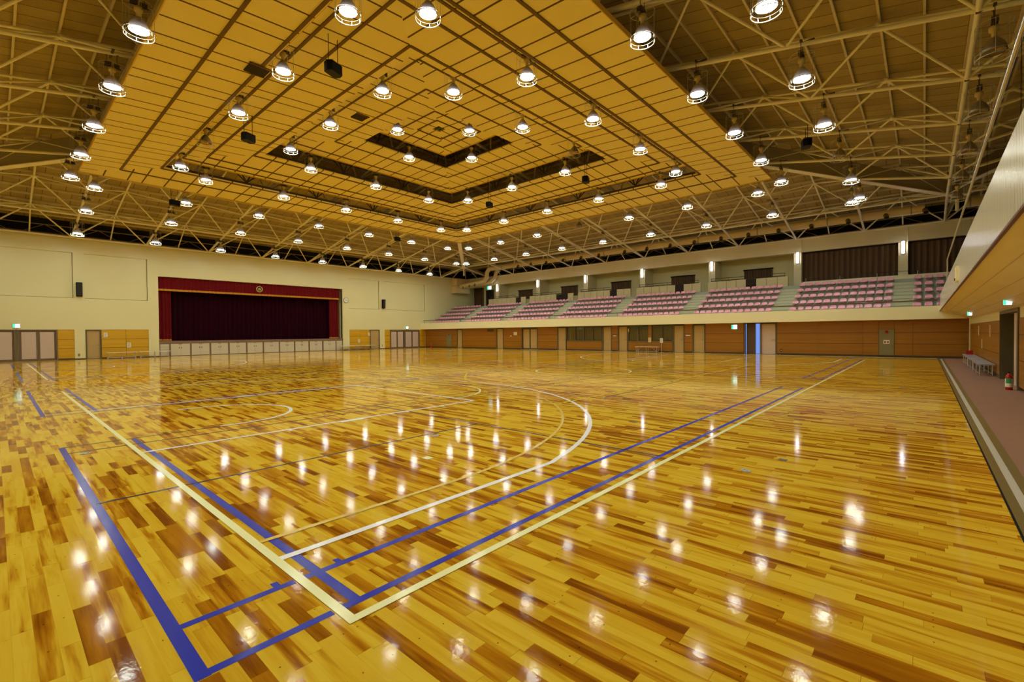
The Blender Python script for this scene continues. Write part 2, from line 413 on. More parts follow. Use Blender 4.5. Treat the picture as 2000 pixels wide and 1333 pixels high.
def basketball(v0):
    b1 = MB(); b2 = MB(); L = 27.42; vm = v0 + 7.5
    rect(b1, -0.026, L, v0 - 0.045, v0 + 15.03, 0.055)
    hw = 0.062
    b2.ribbon([(L / 2, v0), (L / 2, v0 + 15)], 0.035)
    for s in (0, 1):
        X = (lambda u: u) if s == 0 else (lambda u: L - u)
        pts = [(0, v0 + 0.9)] + [(2.93, v0 + 0.9)]
        a = math.degrees(math.asin(6.6 / 6.72))
        pts += [(1.6 + 6.72 * math.cos(math.radians(t)), vm + 6.72 * math.sin(math.radians(t))) for t in [-a + 2 * a * i / 60 for i in range(1, 60)]]
        pts += [(2.93, v0 + 14.12), (0, v0 + 14.12)]
        b2.ribbon([(X(p), q) for p, q in pts], hw)
        b2.ribbon([(X(0), v0 + 5.08), (X(5.7), v0 + 5.08)], hw); b2.ribbon([(X(0), v0 + 9.93), (X(5.7), v0 + 9.93)], hw)
        b2.ribbon([(X(5.68), v0 + 5.05), (X(5.68), v0 + 9.96)], hw)
        b2.ribbon([(X(p), q) for p, q in ([(1.18, vm + 1.27)] + [(1.45 + 1.27 * math.cos(math.radians(t)), vm + 1.27 * math.sin(math.radians(t))) for t in range(90, -91, -5)] + [(1.18, vm - 1.27)])], hw)
        for vv, d in ((5.08, -1), (9.93, 1)):      # lane marks
            for uu, ln, wd in ((1.75, 0.05, 0.1), (2.6, 0.42, 0.09), (3.9, 0.05, 0.1), (4.75, 0.05, 0.1)):
                b2.ribbon([(X(uu), v0 + vv + d * 0.06), (X(uu + ln), v0 + vv + d * 0.06)], wd)
        b3.ribbon([(X(p), q) for p, q in arc(5.7, vm, 1.83, -90, 90)], 0.05)
        # the older yellow three-point line
        a = 86
        b3y.ribbon([(X(p), q) for p, q in ([(0, v0 + 1.26), (1.5, v0 + 1.24)] + [(1.6 + 6.27 * math.cos(math.radians(t)), vm + 6.27 * math.sin(math.radians(t))) for t in [-86 + 172 * i / 60 for i in range(61)]] + [(1.5, v0 + 13.76), (0, v0 + 13.75)])], 0.05)
    b3.ribbon(arc(L / 2, vm, 1.78, 0, 360, 60), 0.065)
    b1.build('boundary_marking', CREAM, fl)['label'] = 'cream boundary line of a basketball court'
    o = b2.build('key_marking', WHITE, fl); o['label'] = 'white key and three-point lines'
for v0 in (0.0, 20.12):
    b3 = MB(); b3y = MB()
    basketball(v0)
    b3.build('circle_marking', CREAM, fl)['label'] = 'cream circle lines'
    FADED = bpy.data.materials.get('faded_yellow_line_paint') or mat('faded_yellow_line_paint', (226, 192, 50), 0.2)
    b3y.build('faded_marking', FADED, fl)['label'] = 'faded yellow three-point line'
mb = MB()
mb.ribbon([(6.36, 3.37), (6.36, 11.8)], 0.06); mb.ribbon([(6.33, 3.37), (21.0, 3.37)], 0.065); mb.ribbon([(21.0, 3.37), (21.0, 11.8)], 0.06); mb.ribbon([(6.33, 11.8), (21.0, 11.8)], 0.06)
mb.ribbon([(12.5, 10.5), (11.4, 10.85), (10.3, 10.3), (9.31, 9.32), (8.6, 8.5), (8.2, 7.5), (8.1, 6.6)], 0.065)
mb.build('yellow_court_marking', YELLOW, fl)['label'] = 'yellow court lines'
# walkway along the gallery wall
struct('floor_walkway', 'red-brown rubber walkway floor under the gallery', MB().box(UB, US, VG - 0.1, -2.94, -0.2, 0.004), RUBBER)
struct('trim_1', 'olive stone strip between the wooden floor and the walkway', MB().box(UB, US, -2.94, -2.735, -0.2, 0.003), STRIP)
struct('trim_2', 'pale grey line in the olive floor strip', MB().box(UB, 30.0, -2.862, -2.802, 0.0, 0.0046), STRIP_W)
struct('trim_3', 'black edge of the wooden floor beside the strip', MB().box(UB, US, -2.735, -2.72, -0.2, 0.0035), BLACK)
struct('trim_4', 'thin white edge of the wooden floor below the stand wall', MB().box(30.5, 30.56, -2.7, 24.0, 0.0, 0.003), WHITE)

def floor_plate(name, u, v, ru, rv, rot, m, label, cat='floor plate'):
    n = 24; pts = [(ru * math.cos(2 * math.pi * k / n), rv * math.sin(2 * math.pi * k / n)) for k in range(n)]
    o = MB().prism(pts, 2, 0.0, 0.004).build(name, m, None, (u, v, 0.001)); o.rotation_euler = (0, 0, rot)
    b = MB()
    b.lathe([(0.0, 0.0048), (0.012, 0.0048), (0.012, 0.0035)], 10, (ru * 0.5, 0, 0)); b.lathe([(0.0, 0.0048), (0.012, 0.0048), (0.012, 0.0035)], 10, (-ru * 0.5, 0, 0))
    b.build('screw_head', CHROME, o)
    tag(o, label, cat)
for u, v, l in ((3.97, -0.83, 'oval metal floor plate on bare boards outside the cream sideline'), (2.96, 2.99, 'oval metal floor plate beside the dark badminton centre line'),
                (-0.48, 5.58, 'oval metal floor plate by the far end of the blue line'), (13.85, -1.8, 'small distant oval metal floor plate near the walkway strip'),
                (7.75, 3.05, 'oval metal floor plate just outside the white three-point arc'), (5.7, 0.1, 'oval metal floor plate lying on the blue sideline')):
    floor_plate('floor_plate', u, v, 0.062, 0.045, 0.7, METALPLATE, l)
def patch(u, v, a, b, rot, m, label):
    o = MB().box(-a, a, -b, b, 0, 0.003).build('floor_patch', m, None, (u, v, 0.002)); o.rotation_euler = (0, 0, rot); tag(o, label, 'floor patch')
patch(4.67, -1.03, 0.04, 0.04, 0, mat('dark_wood_plug', (70, 36, 12), 0.3), 'small dark square plug in the floor near the oval plate')
patch(2.14, 2.12, 0.045, 0.06, 0.0, CREAM, 'small cream tape patch inside the badminton court')
patch(5.65, 1.3, 0.035, 0.06, 0, bpy.data.materials['dark_wood_plug'], 'small dark plug in the floor outside the white arc')

# ------------------------------------------------------------------ doors, panels, papers, signs (local: +x along the wall, -y into the room)
def rot_for(side): return {'stage': 0.0, 'stand': -math.pi / 2, 'gallery': math.pi}[side]
def at(side, a, z=0.0, out=0.0):
    if side == 'stage': return (a, VS - out, z)
    if side == 'stand': return (US - out, a, z)
    return (a, VG + out, z)
DN = [0]
def door(side, a0, wd, h, leaves, fr, lf, label, handle=True, recess=0.06, fw=0.08):
    DN[0] += 1
    t = thing('door_%d' % DN[0], label, None, at(side, a0), rot_for(side), kind='structure')
    f = MB(); f.box(0, fw, -0.01, 0.14, 0, h); f.box(wd - fw, wd, -0.01, 0.14, 0, h); f.box(fw, wd - fw, -0.01, 0.14, h - 0.06, h); f.box(fw, wd - fw, 0.0, 0.14, 0, 0.015)
    f.build('door_frame', fr, t)
    x = fw; n = leaves; lw = (wd - 2 * fw) / n
    for k in range(n):
        st = 0.09 if n > 1 else 0.05
        b = MB().box(x + 0.004, x + lw - 0.004, recess, recess + 0.045, 0.02, h - 0.065)
        L = b.build('door_leaf', fr if n > 1 else lf, t)
        if n > 1: MB().box(x + st, x + lw - st, recess - 0.012, recess - 0.001, 0.12, h - 0.16).build('door_panel', lf, L)
        if handle and (n == 1 or k % 2 == 1):
            hx = x + (0.06 if n > 1 else lw - 0.07)
            MB().tube([(hx, recess - 0.002, 0.93), (hx, recess - 0.06, 0.93), (hx + (-0.11 if n == 1 else 0.0), recess - 0.06, 0.93), (hx + (-0.11 if n == 1 else 0.0), recess - 0.06, 0.90)], 0.011, 8).build('handle', CHROME, L)
        x += lw
    return t
def notice(side, a, z0, z1, wd, label, out=0.004, lines=5, m=PAPER, name='paper_notice', cat='notice'):
    t = thing(name, label, cat, at(side, a, z0, out), rot_for(side))
    MB().box(-wd / 2, wd / 2, -0.006, 0.0, 0, z1 - z0).build('sheet', m, t)
    if lines:
        p = MB(); h = z1 - z0
        for i in range(lines):
            zz = h * (0.82 - 0.62 * i / max(1, lines - 1)); p.box(-wd * 0.36, wd * (0.36 if i % 2 == 0 else 0.22), -0.0075, -0.006, zz - h * 0.025, zz + h * 0.025)
        p.build('print', PRINT, t)
    return t
def exit_sign(loc, rotz, wd, h, label, hang=0.0, depth=0.05):
    t = thing('exit_sign', label, 'exit sign', loc, rotz)
    MB().box(-wd / 2 - 0.015, wd / 2 + 0.015, 0.0, depth, -0.015, h + 0.015).build('housing', mat('sign_housing', (190, 170, 140), 0.5) if 'sign_housing' not in bpy.data.materials else bpy.data.materials['sign_housing'], t)
    MB().box(-wd / 2, wd / 2, -0.004, 0.0, 0, h).build('lit_face', EXIT_W, t)
    g = MB(); g.box(-wd / 2, -wd * 0.18, -0.006, -0.004, 0, h)                       # green left part with an arrow, running figure beside it
    g.box(0.02 * wd, 0.08 * wd, -0.006, -0.004, h * 0.75, h * 0.88)
    g.prism([(0.0 * wd, h * 0.35), (0.10 * wd, h * 0.32), (0.16 * wd, h * 0.68), (0.04 * wd, h * 0.72)], 1, -0.006, -0.004)
    g.prism([(0.02 * wd, h * 0.36), (0.10 * wd, h * 0.36), (-0.04 * wd, h * 0.08), (-0.10 * wd, h * 0.10)], 1, -0.006, -0.004)
    g.prism([(0.06 * wd, h * 0.38), (0.12 * wd, h * 0.34), (0.24 * wd, h * 0.10), (0.18 * wd, h * 0.10)], 1, -0.006, -0.004)
    g.prism([(0.14 * wd, h * 0.66), (0.15 * wd, h * 0.56), (0.30 * wd, h * 0.56), (0.28 * wd, h * 0.64)], 1, -0.006, -0.004)
    g.build('green_pictogram', EXIT_G, t)
    if hang > 0:
        MB().tube([(0, depth / 2, h + 0.015), (0, depth / 2, h + hang)], 0.012, 8).build('hanger', BLACK, t)
    return t

# ------------------------------------------------------------------ stage wall
W0 = -6.0
mb = MB()
Y0, Y1 = VS, VS + 0.16
mb.box(UB, 6.8, Y1, Y1 + 0.2, 0, 8.0); mb.box(21.08, 38.9, Y1, Y1 + 0.2, 0, 8.0)                     # back plane
for a, b, z0, z1 in ((UB, 2.3, 1.96, 4.03), (2.83, 6.19, 1.96, 4.03), (21.75, 25.08, 1.96, 4.03), (25.67, 30.87, 1.96, 4.03), (2.3, 2.83, 0, 7.95), (6.19, 6.8, 0, 7.95),
                     (21.08, 21.75, 0, 7.95), (25.08, 25.67, 0, 7.95), (30.87, 38.9, 0, 7.95), (6.8, 21.08, 5.85, 7.95), (UB, 2.3, 7.0, 7.95), (2.83, 6.19, 7.0, 7.95), (21.75, 25.08, 6.95, 7.95), (25.67, 30.87, 6.95, 7.95)):
    mb.box(a, b, Y0, Y1, z0, z1)
for a, b in ((UB, 2.3), (2.83, 6.19), (21.75, 25.08), (25.67, 30.87)): mb.box(a, b, Y0 + 0.1, Y1, 4.03, 7.0)
mb.box(6.8, 21.08, Y1, Y1 + 0.2, 5.85, 8.0)
mb.box(6.7, 6.8, Y0 + 0.16, 44.5, 1.1, 8.0); mb.box(21.08, 21.2, Y0 + 0.16, 44.5, 1.1, 8.0)
wst = struct('wall_stage', 'cream plaster end wall around the curtained stage, pale recessed panels', mb, WALL)
struct('wall_backstage', 'dark wall behind the stage curtain', MB().box(6.7, 21.2, 44.5, 44.7, 0, 8), DARKBR)
struct('trim_5', 'brown steel beam along the top of the stage wall', MB().box(UB, 38.9, VS - 0.12, VS + 0.3, 7.95, 8.12), TRIM_BR)
mb = MB()
for a, b, z0, z1 in ((UB, 2.29, 4.03, 4.055), (2.84, 6.18, 4.03, 4.055), (21.76, 25.07, 4.03, 4.055), (25.68, 30.86, 4.03, 4.055)):
    mb.box(a, b, Y0 + 0.094, Y0 + 0.1, z0, z1); mb.box(b - 0.025, b, Y0 + 0.094, Y0 + 0.1, z0, 7.0)
mb.build('panel_joint', mat('dark_joint', (96, 74, 40), 0.7), wst)  # dark lines along the lower and right panel edges
for a, b in ((1.52, 2.29), (3.64, 4.92), (4.935, 6.18), (21.76, 22.91), (22.925, 23.95), (25.68, 26.3), (30.1, 30.86)):
    MB().box(a, b, Y0 + 0.02, Y1, 0.08, 1.955).build('wood_panel', WOOD_ST, wst)
mb = MB(); 
for a, b in ((1.52, 2.3), (3.64, 6.19), (21.76, 23.95), (25.68, 26.3), (30.1, 30.86)): mb.box(a, b, Y0 + 0.0, Y1, 0, 0.08)
for a, b in ((2.3, 2.83), (6.19, 6.8), (21.08, 21.75), (25.08, 25.67)): mb.box(a, b, Y0 - 0.008, Y0, 0, 0.06)
tag(mb.build('baseboard_stage', BASEB), 'dark baseboard along the stage wall', None, None, 'structure')
door('stage', -4.02, 1.83, 1.96, 2, DOOR_FR, DOOR_LF, 'double door at the edge of the stage wall, past the exit')
door('stage', -2.15, 1.83, 1.96, 2, DOOR_FR, DOOR_LF, 'pale lilac double door left of the post under the exit sign')
door('stage', -0.26, 1.78, 1.96, 2, DOOR_FR, DOOR_LF, 'pale lilac double door right of the post under the exit sign')
door('stage', 2.83, 0.81, 1.96, 1, DOOR_GRN, DOOR_TAN, 'tan single door between cream pillar and yellow wood panel, left of stage')
door('stage', 23.96, 1.12, 1.96, 1, DOOR_GRN, DOOR_TAN, 'tan single door right of the stage beside the cream pillar')
door('stage', 26.32, 1.78, 1.9, 2, DOOR_FR, DOOR_LF, 'pale pink double door right of stage, nearer the stage')
door('stage', 28.12, 1.98, 1.9, 2, DOOR_FR, DOOR_LF, 'pale pink double door right of stage, nearer the stand')
MB().box(26.3, 30.1, VS + 0.01, VS + 0.16, 1.9, 1.96).build('lintel', DOOR_FR, wst)
notice('stage', 3.85, 1.44, 1.75, 0.2, 'white paper notice high on the yellow wood beside the tan door left of stage', -0.02)
notice('stage', 5.08, 0.71, 1.05, 0.21, 'white paper notice low on the yellow wood left of the stage', -0.02)
notice('stage', 22.77, 0.71, 1.01, 0.22, 'white paper notice low on the yellow wood right of the stage', -0.02)
notice('stage', 23.86, 1.35, 1.65, 0.2, 'white paper notice high beside the tan door right of stage', -0.02)
def outlet(side, a, z, label):
    t = thing('power_outlet', label, 'power outlet', at(side, a, z, 0.0), rot_for(side))
    MB().box(-0.045, 0.045, -0.01, 0, -0.075, 0.075).build('plate', BLACK, t); MB().box(-0.02, 0.02, -0.014, -0.01, -0.03, 0.03).build('socket_face', PAPER, t)
outlet('stage', 2.5, 0.28, 'small dark power outlet low on the cream pillar left of the stage')
outlet('stage', 25.38, 0.34, 'small dark power outlet low on the cream pillar right of the stage')
exit_sign((-0.29, VS - 0.06, 2.08), 0, 0.3, 0.22, 'green lit exit sign above the lilac double doors')
exit_sign((28.38, VS - 0.06, 2.08), 0, 0.34, 0.22, 'green lit exit sign above the pink doors right of the stage')
def wall_speaker(u, label):
    t = thing('loudspeaker', label, 'loudspeaker', (u, VS, 4.14))
    MB().prism([(-0.02, 0.0), (-0.02, 0.9), (-0.30, 0.92), (-0.22, 0.02)], 0, -0.15, 0.15).build('cabinet', BLACK, t)
    MB().prism([(-0.303, 0.9), (-0.31, 0.9), (-0.236, 0.06), (-0.229, 0.06)], 0, -0.13, 0.13).build('grille', mat('dark_grille', (40, 36, 36), 0.8) if 'dark_grille' not in bpy.data.materials else bpy.data.materials['dark_grille'], t)
    MB().box(-0.05, 0.05, -0.03, 0, 0.3, 0.6).build('wall_bracket', BLACK, t)
wall_speaker(2.57, 'tall black loudspeaker on the cream pillar left of the stage')
wall_speaker(25.5, 'tall black loudspeaker on the cream pillar right of the stage')
t = thing('wall_clock', 'round white wall clock right of the red stage curtain', 'clock', (21.42, VS, 4.8))
MB().prism([(0.26 * math.cos(k * math.pi / 16), 0.26 * math.sin(k * math.pi / 16)) for k in range(32)], 1, -0.05, 0).build('case', mat('clock_rim', (96, 92, 84), 0.4), t)
MB().prism([(0.235 * math.cos(k * math.pi / 16), 0.235 * math.sin(k * math.pi / 16)) for k in range(32)], 1, -0.054, -0.05).build('dial', PAPER, t)
mb = MB()
for k in range(12):
    a = k * math.pi / 6; c0, s0 = math.cos(a), math.sin(a); mb.box(0.2 * c0 - 0.009, 0.2 * c0 + 0.009, -0.057, -0.054, 0.2 * s0 - 0.009, 0.2 * s0 + 0.009)
mb.build('hour_mark', BLACK, t)
MB().prism([(-0.01, -0.02), (0.012, -0.02), (-0.09, 0.09), (-0.1, 0.08)], 1, -0.06, -0.057).build('hour_hand', BLACK, t)
MB().prism([(-0.01, 0.01), (-0.01, -0.012), (0.17, -0.05), (0.172, -0.035)], 1, -0.062, -0.06).build('minute_hand', BLACK, t)

# ------------------------------------------------------------------ stage
t = thing('floor_stage', 'brown-edged stage platform above the row of pale cabinets', None, (13.94, VS, 0), kind='structure')
MB().box(-7.14, 7.14, -0.02, 5.0, 0.93, 1.12).build('platform_edge', CAB_FR, t)
MB().box(-7.1, 7.1, 0.35, 5.0, 0.0, 0.93).build('plinth', DARKBR, t)
cabs = [(6.85, 7.39), (7.48, 8.69), (8.79, 9.97), (10.08, 11.26), (11.37, 12.57), (12.68, 13.85), (13.96, 15.16), (15.26, 16.45), (16.56, 17.74), (17.86, 19.01), (19.14, 20.32), (20.41, 20.98)]
for k, (a, b) in enumerate(cabs):
    narrow = b - a < 0.8
    lab = ('narrow slatted pale cabinet under the left end of the stage' if k == 0 else 'narrow pale cabinet under the right end of the stage' if narrow else
           'pale two-door cabinet under the stage, %s from the left end' % ORD[k])
    t = thing('stage_cabinet', lab, 'cabinet', ((a + b) / 2, VS, 0), 0, 'cabinets under the stage')
    hw = (b - a) / 2
    MB().box(-hw - 0.05, hw + 0.05, 0.03, 0.35, 0.0, 0.93).build('carcass', CAB_FR, t)
    MB().box(hw, hw + 0.05, 0.0, 0.03, 0.0, 0.93).build('post', CAB_FR, t); MB().box(-hw - 0.05, -hw, 0.0, 0.03, 0.0, 0.93).build('post', CAB_FR, t)
    if narrow:
        if k == 0:
            for q in range(4): MB().box(-hw + 0.01, hw - 0.01, 0.008, 0.03, 0.05 + 0.215 * q, 0.25 + 0.215 * q).build('drawer_front', CAB, t)
        else: MB().box(-hw + 0.01, hw - 0.01, 0.008, 0.03, 0.03, 0.91).build('door', CAB, t)
    else:
        for s in (-1, 1):
            d = MB().box(min(0.004 * s, (hw - 0.01) * s), max(0.004 * s, (hw - 0.01) * s), 0.006, 0.03, 0.03, 0.91).build('door', CAB, t)
            MB().box(s * 0.07 - 0.014, s * 0.07 + 0.014, -0.012, 0.006, 0.55, 0.66).build('handle', BLACK, d)
            MB().box(s * 0.06 - 0.02, s * 0.06 + 0.02, -0.004, 0.006, 0.85, 0.9).build('catch', BLACK, d)
def drape(x0, x1, z0, z1, amp, period, n_per=8, depth=0.05):
    n = max(4, int((x1 - x0) / period * n_per)); F = []; 
    for i in range(n + 1):
        x = x0 + (x1 - x0) * i / n; y = amp * math.sin(2 * math.pi * (x - x0) / period) + amp * 0.4 * math.sin(2 * math.pi * (x - x0) / (period * 2.7))
        F.append((x, y))
    v = [(x, y, z) for z in (z0, z1) for x, y in F] + [(x, depth + amp, z) for z in (z0, z1) for x, y in F]
    m = n + 1; f = []
    for i in range(n):
        f += [(i, i + 1, m + i + 1, m + i), (2 * m + i, 3 * m + i, 3 * m + i + 1, 2 * m + i + 1), (i, 2 * m + i, 2 * m + i + 1, i + 1), (m + i, m + i + 1, 3 * m + i + 1, 3 * m + i)]
    f += [(0, m, 3 * m, 2 * m), (n, 2 * m + n, 3 * m + n, m + n)]
    return MB().add(v, f, False)
t = thing('stage_curtain', 'dark maroon main stage curtain closed across the stage', 'curtain', (13.8, 40.35, 1.12))
drape(-6.8, 0.05, 0.02, 4.5, 0.06, 0.34).build('curtain_half', RED_DK, t); drape(-0.05, 6.8, 0.02, 4.5, 0.06, 0.34).build('curtain_half', RED_DK, t)
for nm, x, lab in (('side_curtain', 7.2, 'narrow crimson side curtain at the left edge of the stage'), ('side_curtain', 20.42, 'narrow crimson side curtain at the right edge of the stage')):
    t = thing(nm, lab, 'curtain', (x, 39.85, 1.12))
    drape(-0.44, 0.44, 0.14, 4.2, 0.05, 0.22).build('drape', RED, t); drape(-0.44, 0.44, 0.02, 0.14, 0.05, 0.22).build('gold_trim', GOLD, t)
t = thing('stage_valance', 'long crimson valance with gold lower edge across the stage top', 'valance', (13.8, 39.62, 4.9))
drape(-7.02, 7.06, 0.07, 1.02, 0.035, 0.26, 8, 0.04).build('drape', RED, t); drape(-7.02, 7.06, -0.07, 0.07, 0.035, 0.26, 8, 0.04).build('gold_trim', GOLD, t)
e = MB().prism([(0.25 * math.cos(k * math.pi / 16), 0.25 * math.sin(k * math.pi / 16)) for k in range(32)], 1, -0.075, -0.05).build('emblem', mat('pale_gold_emblem', (206, 186, 90), 0.5), t); e.location = (-0.07, 0, 0.47)
DG = mat('dark_olive_emblem', (52, 50, 26), 0.6)
MB().prism([(0.2 * math.cos(k * math.pi / 16), 0.2 * math.sin(k * math.pi / 16)) for k in range(32)], 1, -0.08, -0.075).build('emblem_field', DG, e)
mb = MB().prism([(-0.13, -0.02), (0.13, -0.02), (0.06, 0.07), (-0.06, 0.07)], 1, -0.084, -0.08); mb.box(-0.1, 0.1, -0.084, -0.08, -0.1, -0.06)
mb.build('emblem_device', bpy.data.materials['pale_gold_emblem'], e)

# ------------------------------------------------------------------ benches in front of the stage wall
def long_bench(name, u0, u1, v, h, label, top=BENCH_W, rot=0.0, depth=0.34):
    L = u1 - u0
    t = thing(name, label, 'bench', ((u0 + u1) / 2, v, 0) if rot == 0 else (v, (u0 + u1) / 2, 0), rot)
    MB().box(-L / 2, L / 2, -depth / 2, depth / 2, h - 0.035, h).build('bench_top', top, t)
    for x in (-L / 2 + 0.1, 0.0, L / 2 - 0.1):
        for y in (-depth / 2 + 0.04, depth / 2 - 0.04): MB().tube([(x, y, 0), (x, y, h - 0.035)], 0.014, 8).build('leg', ALU, t)
    for y in (-depth / 2 + 0.04, depth / 2 - 0.04): MB().tube([(-L / 2 + 0.1, y, 0.07), (L / 2 - 0.1, y, 0.07)], 0.011, 8).build('stretcher', ALU, t)
    for s in (-1, 1): MB().tube([(s * (L / 2 - 0.12), -depth / 2 + 0.05, 0.09), (s * (L / 2 - 0.5), -depth / 2 + 0.05, h - 0.04)], 0.009, 8).build('brace', ALU, t)
    return t
long_bench('folding_bench', 3.72, 5.38, 38.5, 0.42, 'white-topped metal bench below the yellow panel left of stage')
long_bench('folding_bench', 5.5, 7.3, 38.75, 0.42, 'white-topped metal bench overlapping the left end of the stage front')
long_bench('folding_bench', 20.55, 22.35, 39.0, 0.42, 'white-topped metal bench at the right end of the stage front')
long_bench('folding_bench', 22.4, 24.25, 39.05, 0.42, 'white-topped metal bench below the yellow panel right of stage')
long_bench('folding_bench', 11.95, 13.72, 30.42, 0.41, 'white-topped metal bench below the curtained windows under the stand', BENCH_W, -math.pi / 2, 0.36)
for k, (a, l) in enumerate(((19.05, 'nearest blue-grey bench on the walkway, by the doorway under the gallery'), (21.75, 'middle blue-grey bench of the three on the gallery walkway'), (24.45, 'farthest blue-grey bench on the gallery walkway, by the far corner'))):
    long_bench('folding_bench', a, a + 2.6, -3.64, 0.38, l, BENCH_B, 0.0, 0.36)
t = thing('red_box', 'small red box on the far end of the walkway benches', 'box', (26.6, -3.66, 0.38))
MB().box(-0.12, 0.12, -0.1, 0.1, 0, 0.14).build('box_body', EXT_RED, t); MB().box(-0.125, 0.125, -0.105, 0.105, 0.14, 0.17).build('lid', EXT_RED, t)

# ------------------------------------------------------------------ stand side: lower wall
mb = MB(); X1 = US + 0.16
mb.box(X1, X1 + 0.2, VG, 6.42, 0, 2.05); 
mb = MB(); mb.box(X1, X1 + 0.2, VG - 0.3, 5.55, 0, 2.05); mb.box(X1, X1 + 0.2, 6.42, VS, 0, 2.05); mb.box(X1, X1 + 0.2, 5.55, 6.42, 1.95, 2.05)
wsd = struct('wall_stand', 'amber wood-panelled wall with doors under the stand', mb, DARKBR)
def seg(a0, a1, name='wood_panel', m=WOOD_SD, z0=0.1, z1=2.0):
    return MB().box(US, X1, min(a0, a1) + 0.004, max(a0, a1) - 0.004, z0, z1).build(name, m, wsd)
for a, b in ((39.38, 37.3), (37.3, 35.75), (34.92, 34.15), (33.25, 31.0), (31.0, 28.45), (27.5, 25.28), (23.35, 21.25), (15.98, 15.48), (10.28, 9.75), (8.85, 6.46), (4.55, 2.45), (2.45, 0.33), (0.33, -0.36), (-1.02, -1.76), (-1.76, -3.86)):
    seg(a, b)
mb = MB()
for a, b in ((39.38, 34.15), (33.25, 28.45), (27.5, 25.28), (23.35, 21.25), (20.3, 16.85), (15.98, 15.48), (14.6, 11.1), (10.28, 9.75), (8.85, 6.46), (4.55, -3.86)):
    mb.box(US - 0.012, X1, b, a, 0.0, 0.1)
tag(mb.build('baseboard_stand', BASEB), 'dark baseboard under the stand wall', None, None, 'structure')
for a, wd, l in ((34.14, 0.88, 'tan single door under the stand nearest the stage corner'), (28.44, 0.93, 'tan single door under the stand near the paper notices'), (21.24, 0.95, 'tan single door just left of the long curtained window'),
                 (16.84, 0.86, 'tan single door just right of the long curtained window'), (15.47, 0.86, 'tan single door just left of the paired curtained windows'), (11.12, 0.84, 'tan single door just right of the paired curtained windows'),
                 (9.74, 0.88, 'tan single door under the stand between small sign and exit sign')):
    door('stand', a, wd, 1.95, 1, DOOR_GRN, DOOR_TAN, l)
door('stand', 25.27, 1.9, 1.97, 2, DOOR_GRN, DOOR_TAN, 'dark recessed double door under the stand', recess=0.1)
door('stand', 5.50, 0.93, 1.95, 1, DOOR_FR, DOOR_LF, 'pinkish closed leaf of the open double door')
# the open leaf beside it and daylight behind
t = thing('door_%d' % (DN[0] + 1), 'dark door leaf standing ajar with blue daylight beside it', None, (US, 6.44, 0), rot_for('stand'), kind='structure'); DN[0] += 1
MB().box(0.0, 0.05, 0.0, 0.16, 0, 1.95).build('door_frame', DOOR_FR, t)
l = MB().box(0.11, 0.635, 0.2, 0.245, 0.0, 1.95).build('door_leaf', mat('shaded_brown_leaf', (92, 72, 52), 0.5), t)  # leaf in one even dark brown
MB().tube([(0.55, 0.2, 0.93), (0.55, 0.14, 0.93), (0.47, 0.14, 0.93)], 0.01, 8).build('handle', CHROME, l)
struct('window_outside', 'blue daylight behind the door left ajar', MB().box(X1 + 1.3, X1 + 1.32, 5.0, 7.0, 0.0, 2.0), DAY)  # glowing panel standing in for the daylight outdoors
mb = MB(); mb.box(X1 + 0.2, X1 + 1.4, 4.9, 5.0, 0, 2.0); mb.box(X1 + 0.2, X1 + 1.4, 7.0, 7.1, 0, 2.0); mb.box(X1 + 0.0, X1 + 1.4, 4.9, 7.1, -0.1, 0.0); mb.box(X1 + 0.2, X1 + 1.4, 4.9, 7.1, 1.95, 2.05)
struct('wall_porch', 'porch walls behind the open door', mb, WALL)
# curtained windows
WN = [0]
def stand_window(v1, v0, panes, label):
    WN[0] += 1
    t = thing('window_%d' % WN[0], label, None, (US, v1, 0), rot_for('stand'), kind='structure')
    L = v1 - v0
    f = MB(); f.box(0, L, -0.005, 0.15, 0.76, 0.84); f.box(0, L, -0.005, 0.15, 1.92, 1.98)
    for k in range(panes + 1):
        x = k * L / panes; f.box(max(0, x - 0.045), min(L, x + 0.045), 0.0, 0.13, 0.84, 1.92)
    f.build('window_frame', DOOR_GRN, t)
    MB().box(0, L, 0.0, 0.15, 0.1, 0.76).build('wood_panel', WOOD_SD, t)
    for k in range(panes):
        x0, x1 = k * L / panes + 0.05, (k + 1) * L / panes - 0.05
        MB().box(x0, x1, 0.03, 0.036, 0.84, 1.92).build('pane', GLASS, t)
        d = drape(x0, x1, 0.86, 1.7, 0.012, 0.11, 6, 0.02); d.v = [(x, y + 0.1, z) for x, y, z in d.v]; d.build('curtain', CURTAIN_T, t)
        MB().box(x0, x1, 0.09, 0.13, 1.7, 1.9).build('pelmet', DOOR_TAN, t)
CURTAIN_T = mat('tan_thin_curtain', (200, 160, 84), 0.8)
stand_window(20.25, 16.88, 4, 'long four-pane curtained window under the stand')
stand_window(14.58, 12.98, 2, 'two-pane curtained window behind the white bench, left one')
stand_window(12.72, 11.14, 2, 'two-pane curtained window behind the white bench, right one')
seg(12.975, 12.725)
notice('stand', 26.0, 1.3, 1.58, 0.4, 'framed white notice under the stand left of the dark double door', 0.004, 3)
notice('stand', 26.56, 1.19, 1.26, 0.2, 'tiny white label beside the framed notice under the stand', 0.004, 0)
notice('stand', 15.73, 1.17, 1.23, 0.26, 'tiny white sign on wood between two tan doors left of bench', 0.004, 0)
notice('stand', 10.03, 1.17, 1.24, 0.3, 'tiny white sign on wood between two tan doors right of bench', 0.004, 0)
notice('stand', 14.55, 1.5, 1.75, 0.09, 'narrow yellow sign on the window post under the stand', 0.01, 2, mat('yellow_sign', (220, 190, 80), 0.6))
notice('stand', 12.86, 0.73, 1.06, 0.22, 'cream paper notice taped between the paired windows', 0.004, 5, mat('cream_paper', (236, 206, 150), 0.7))
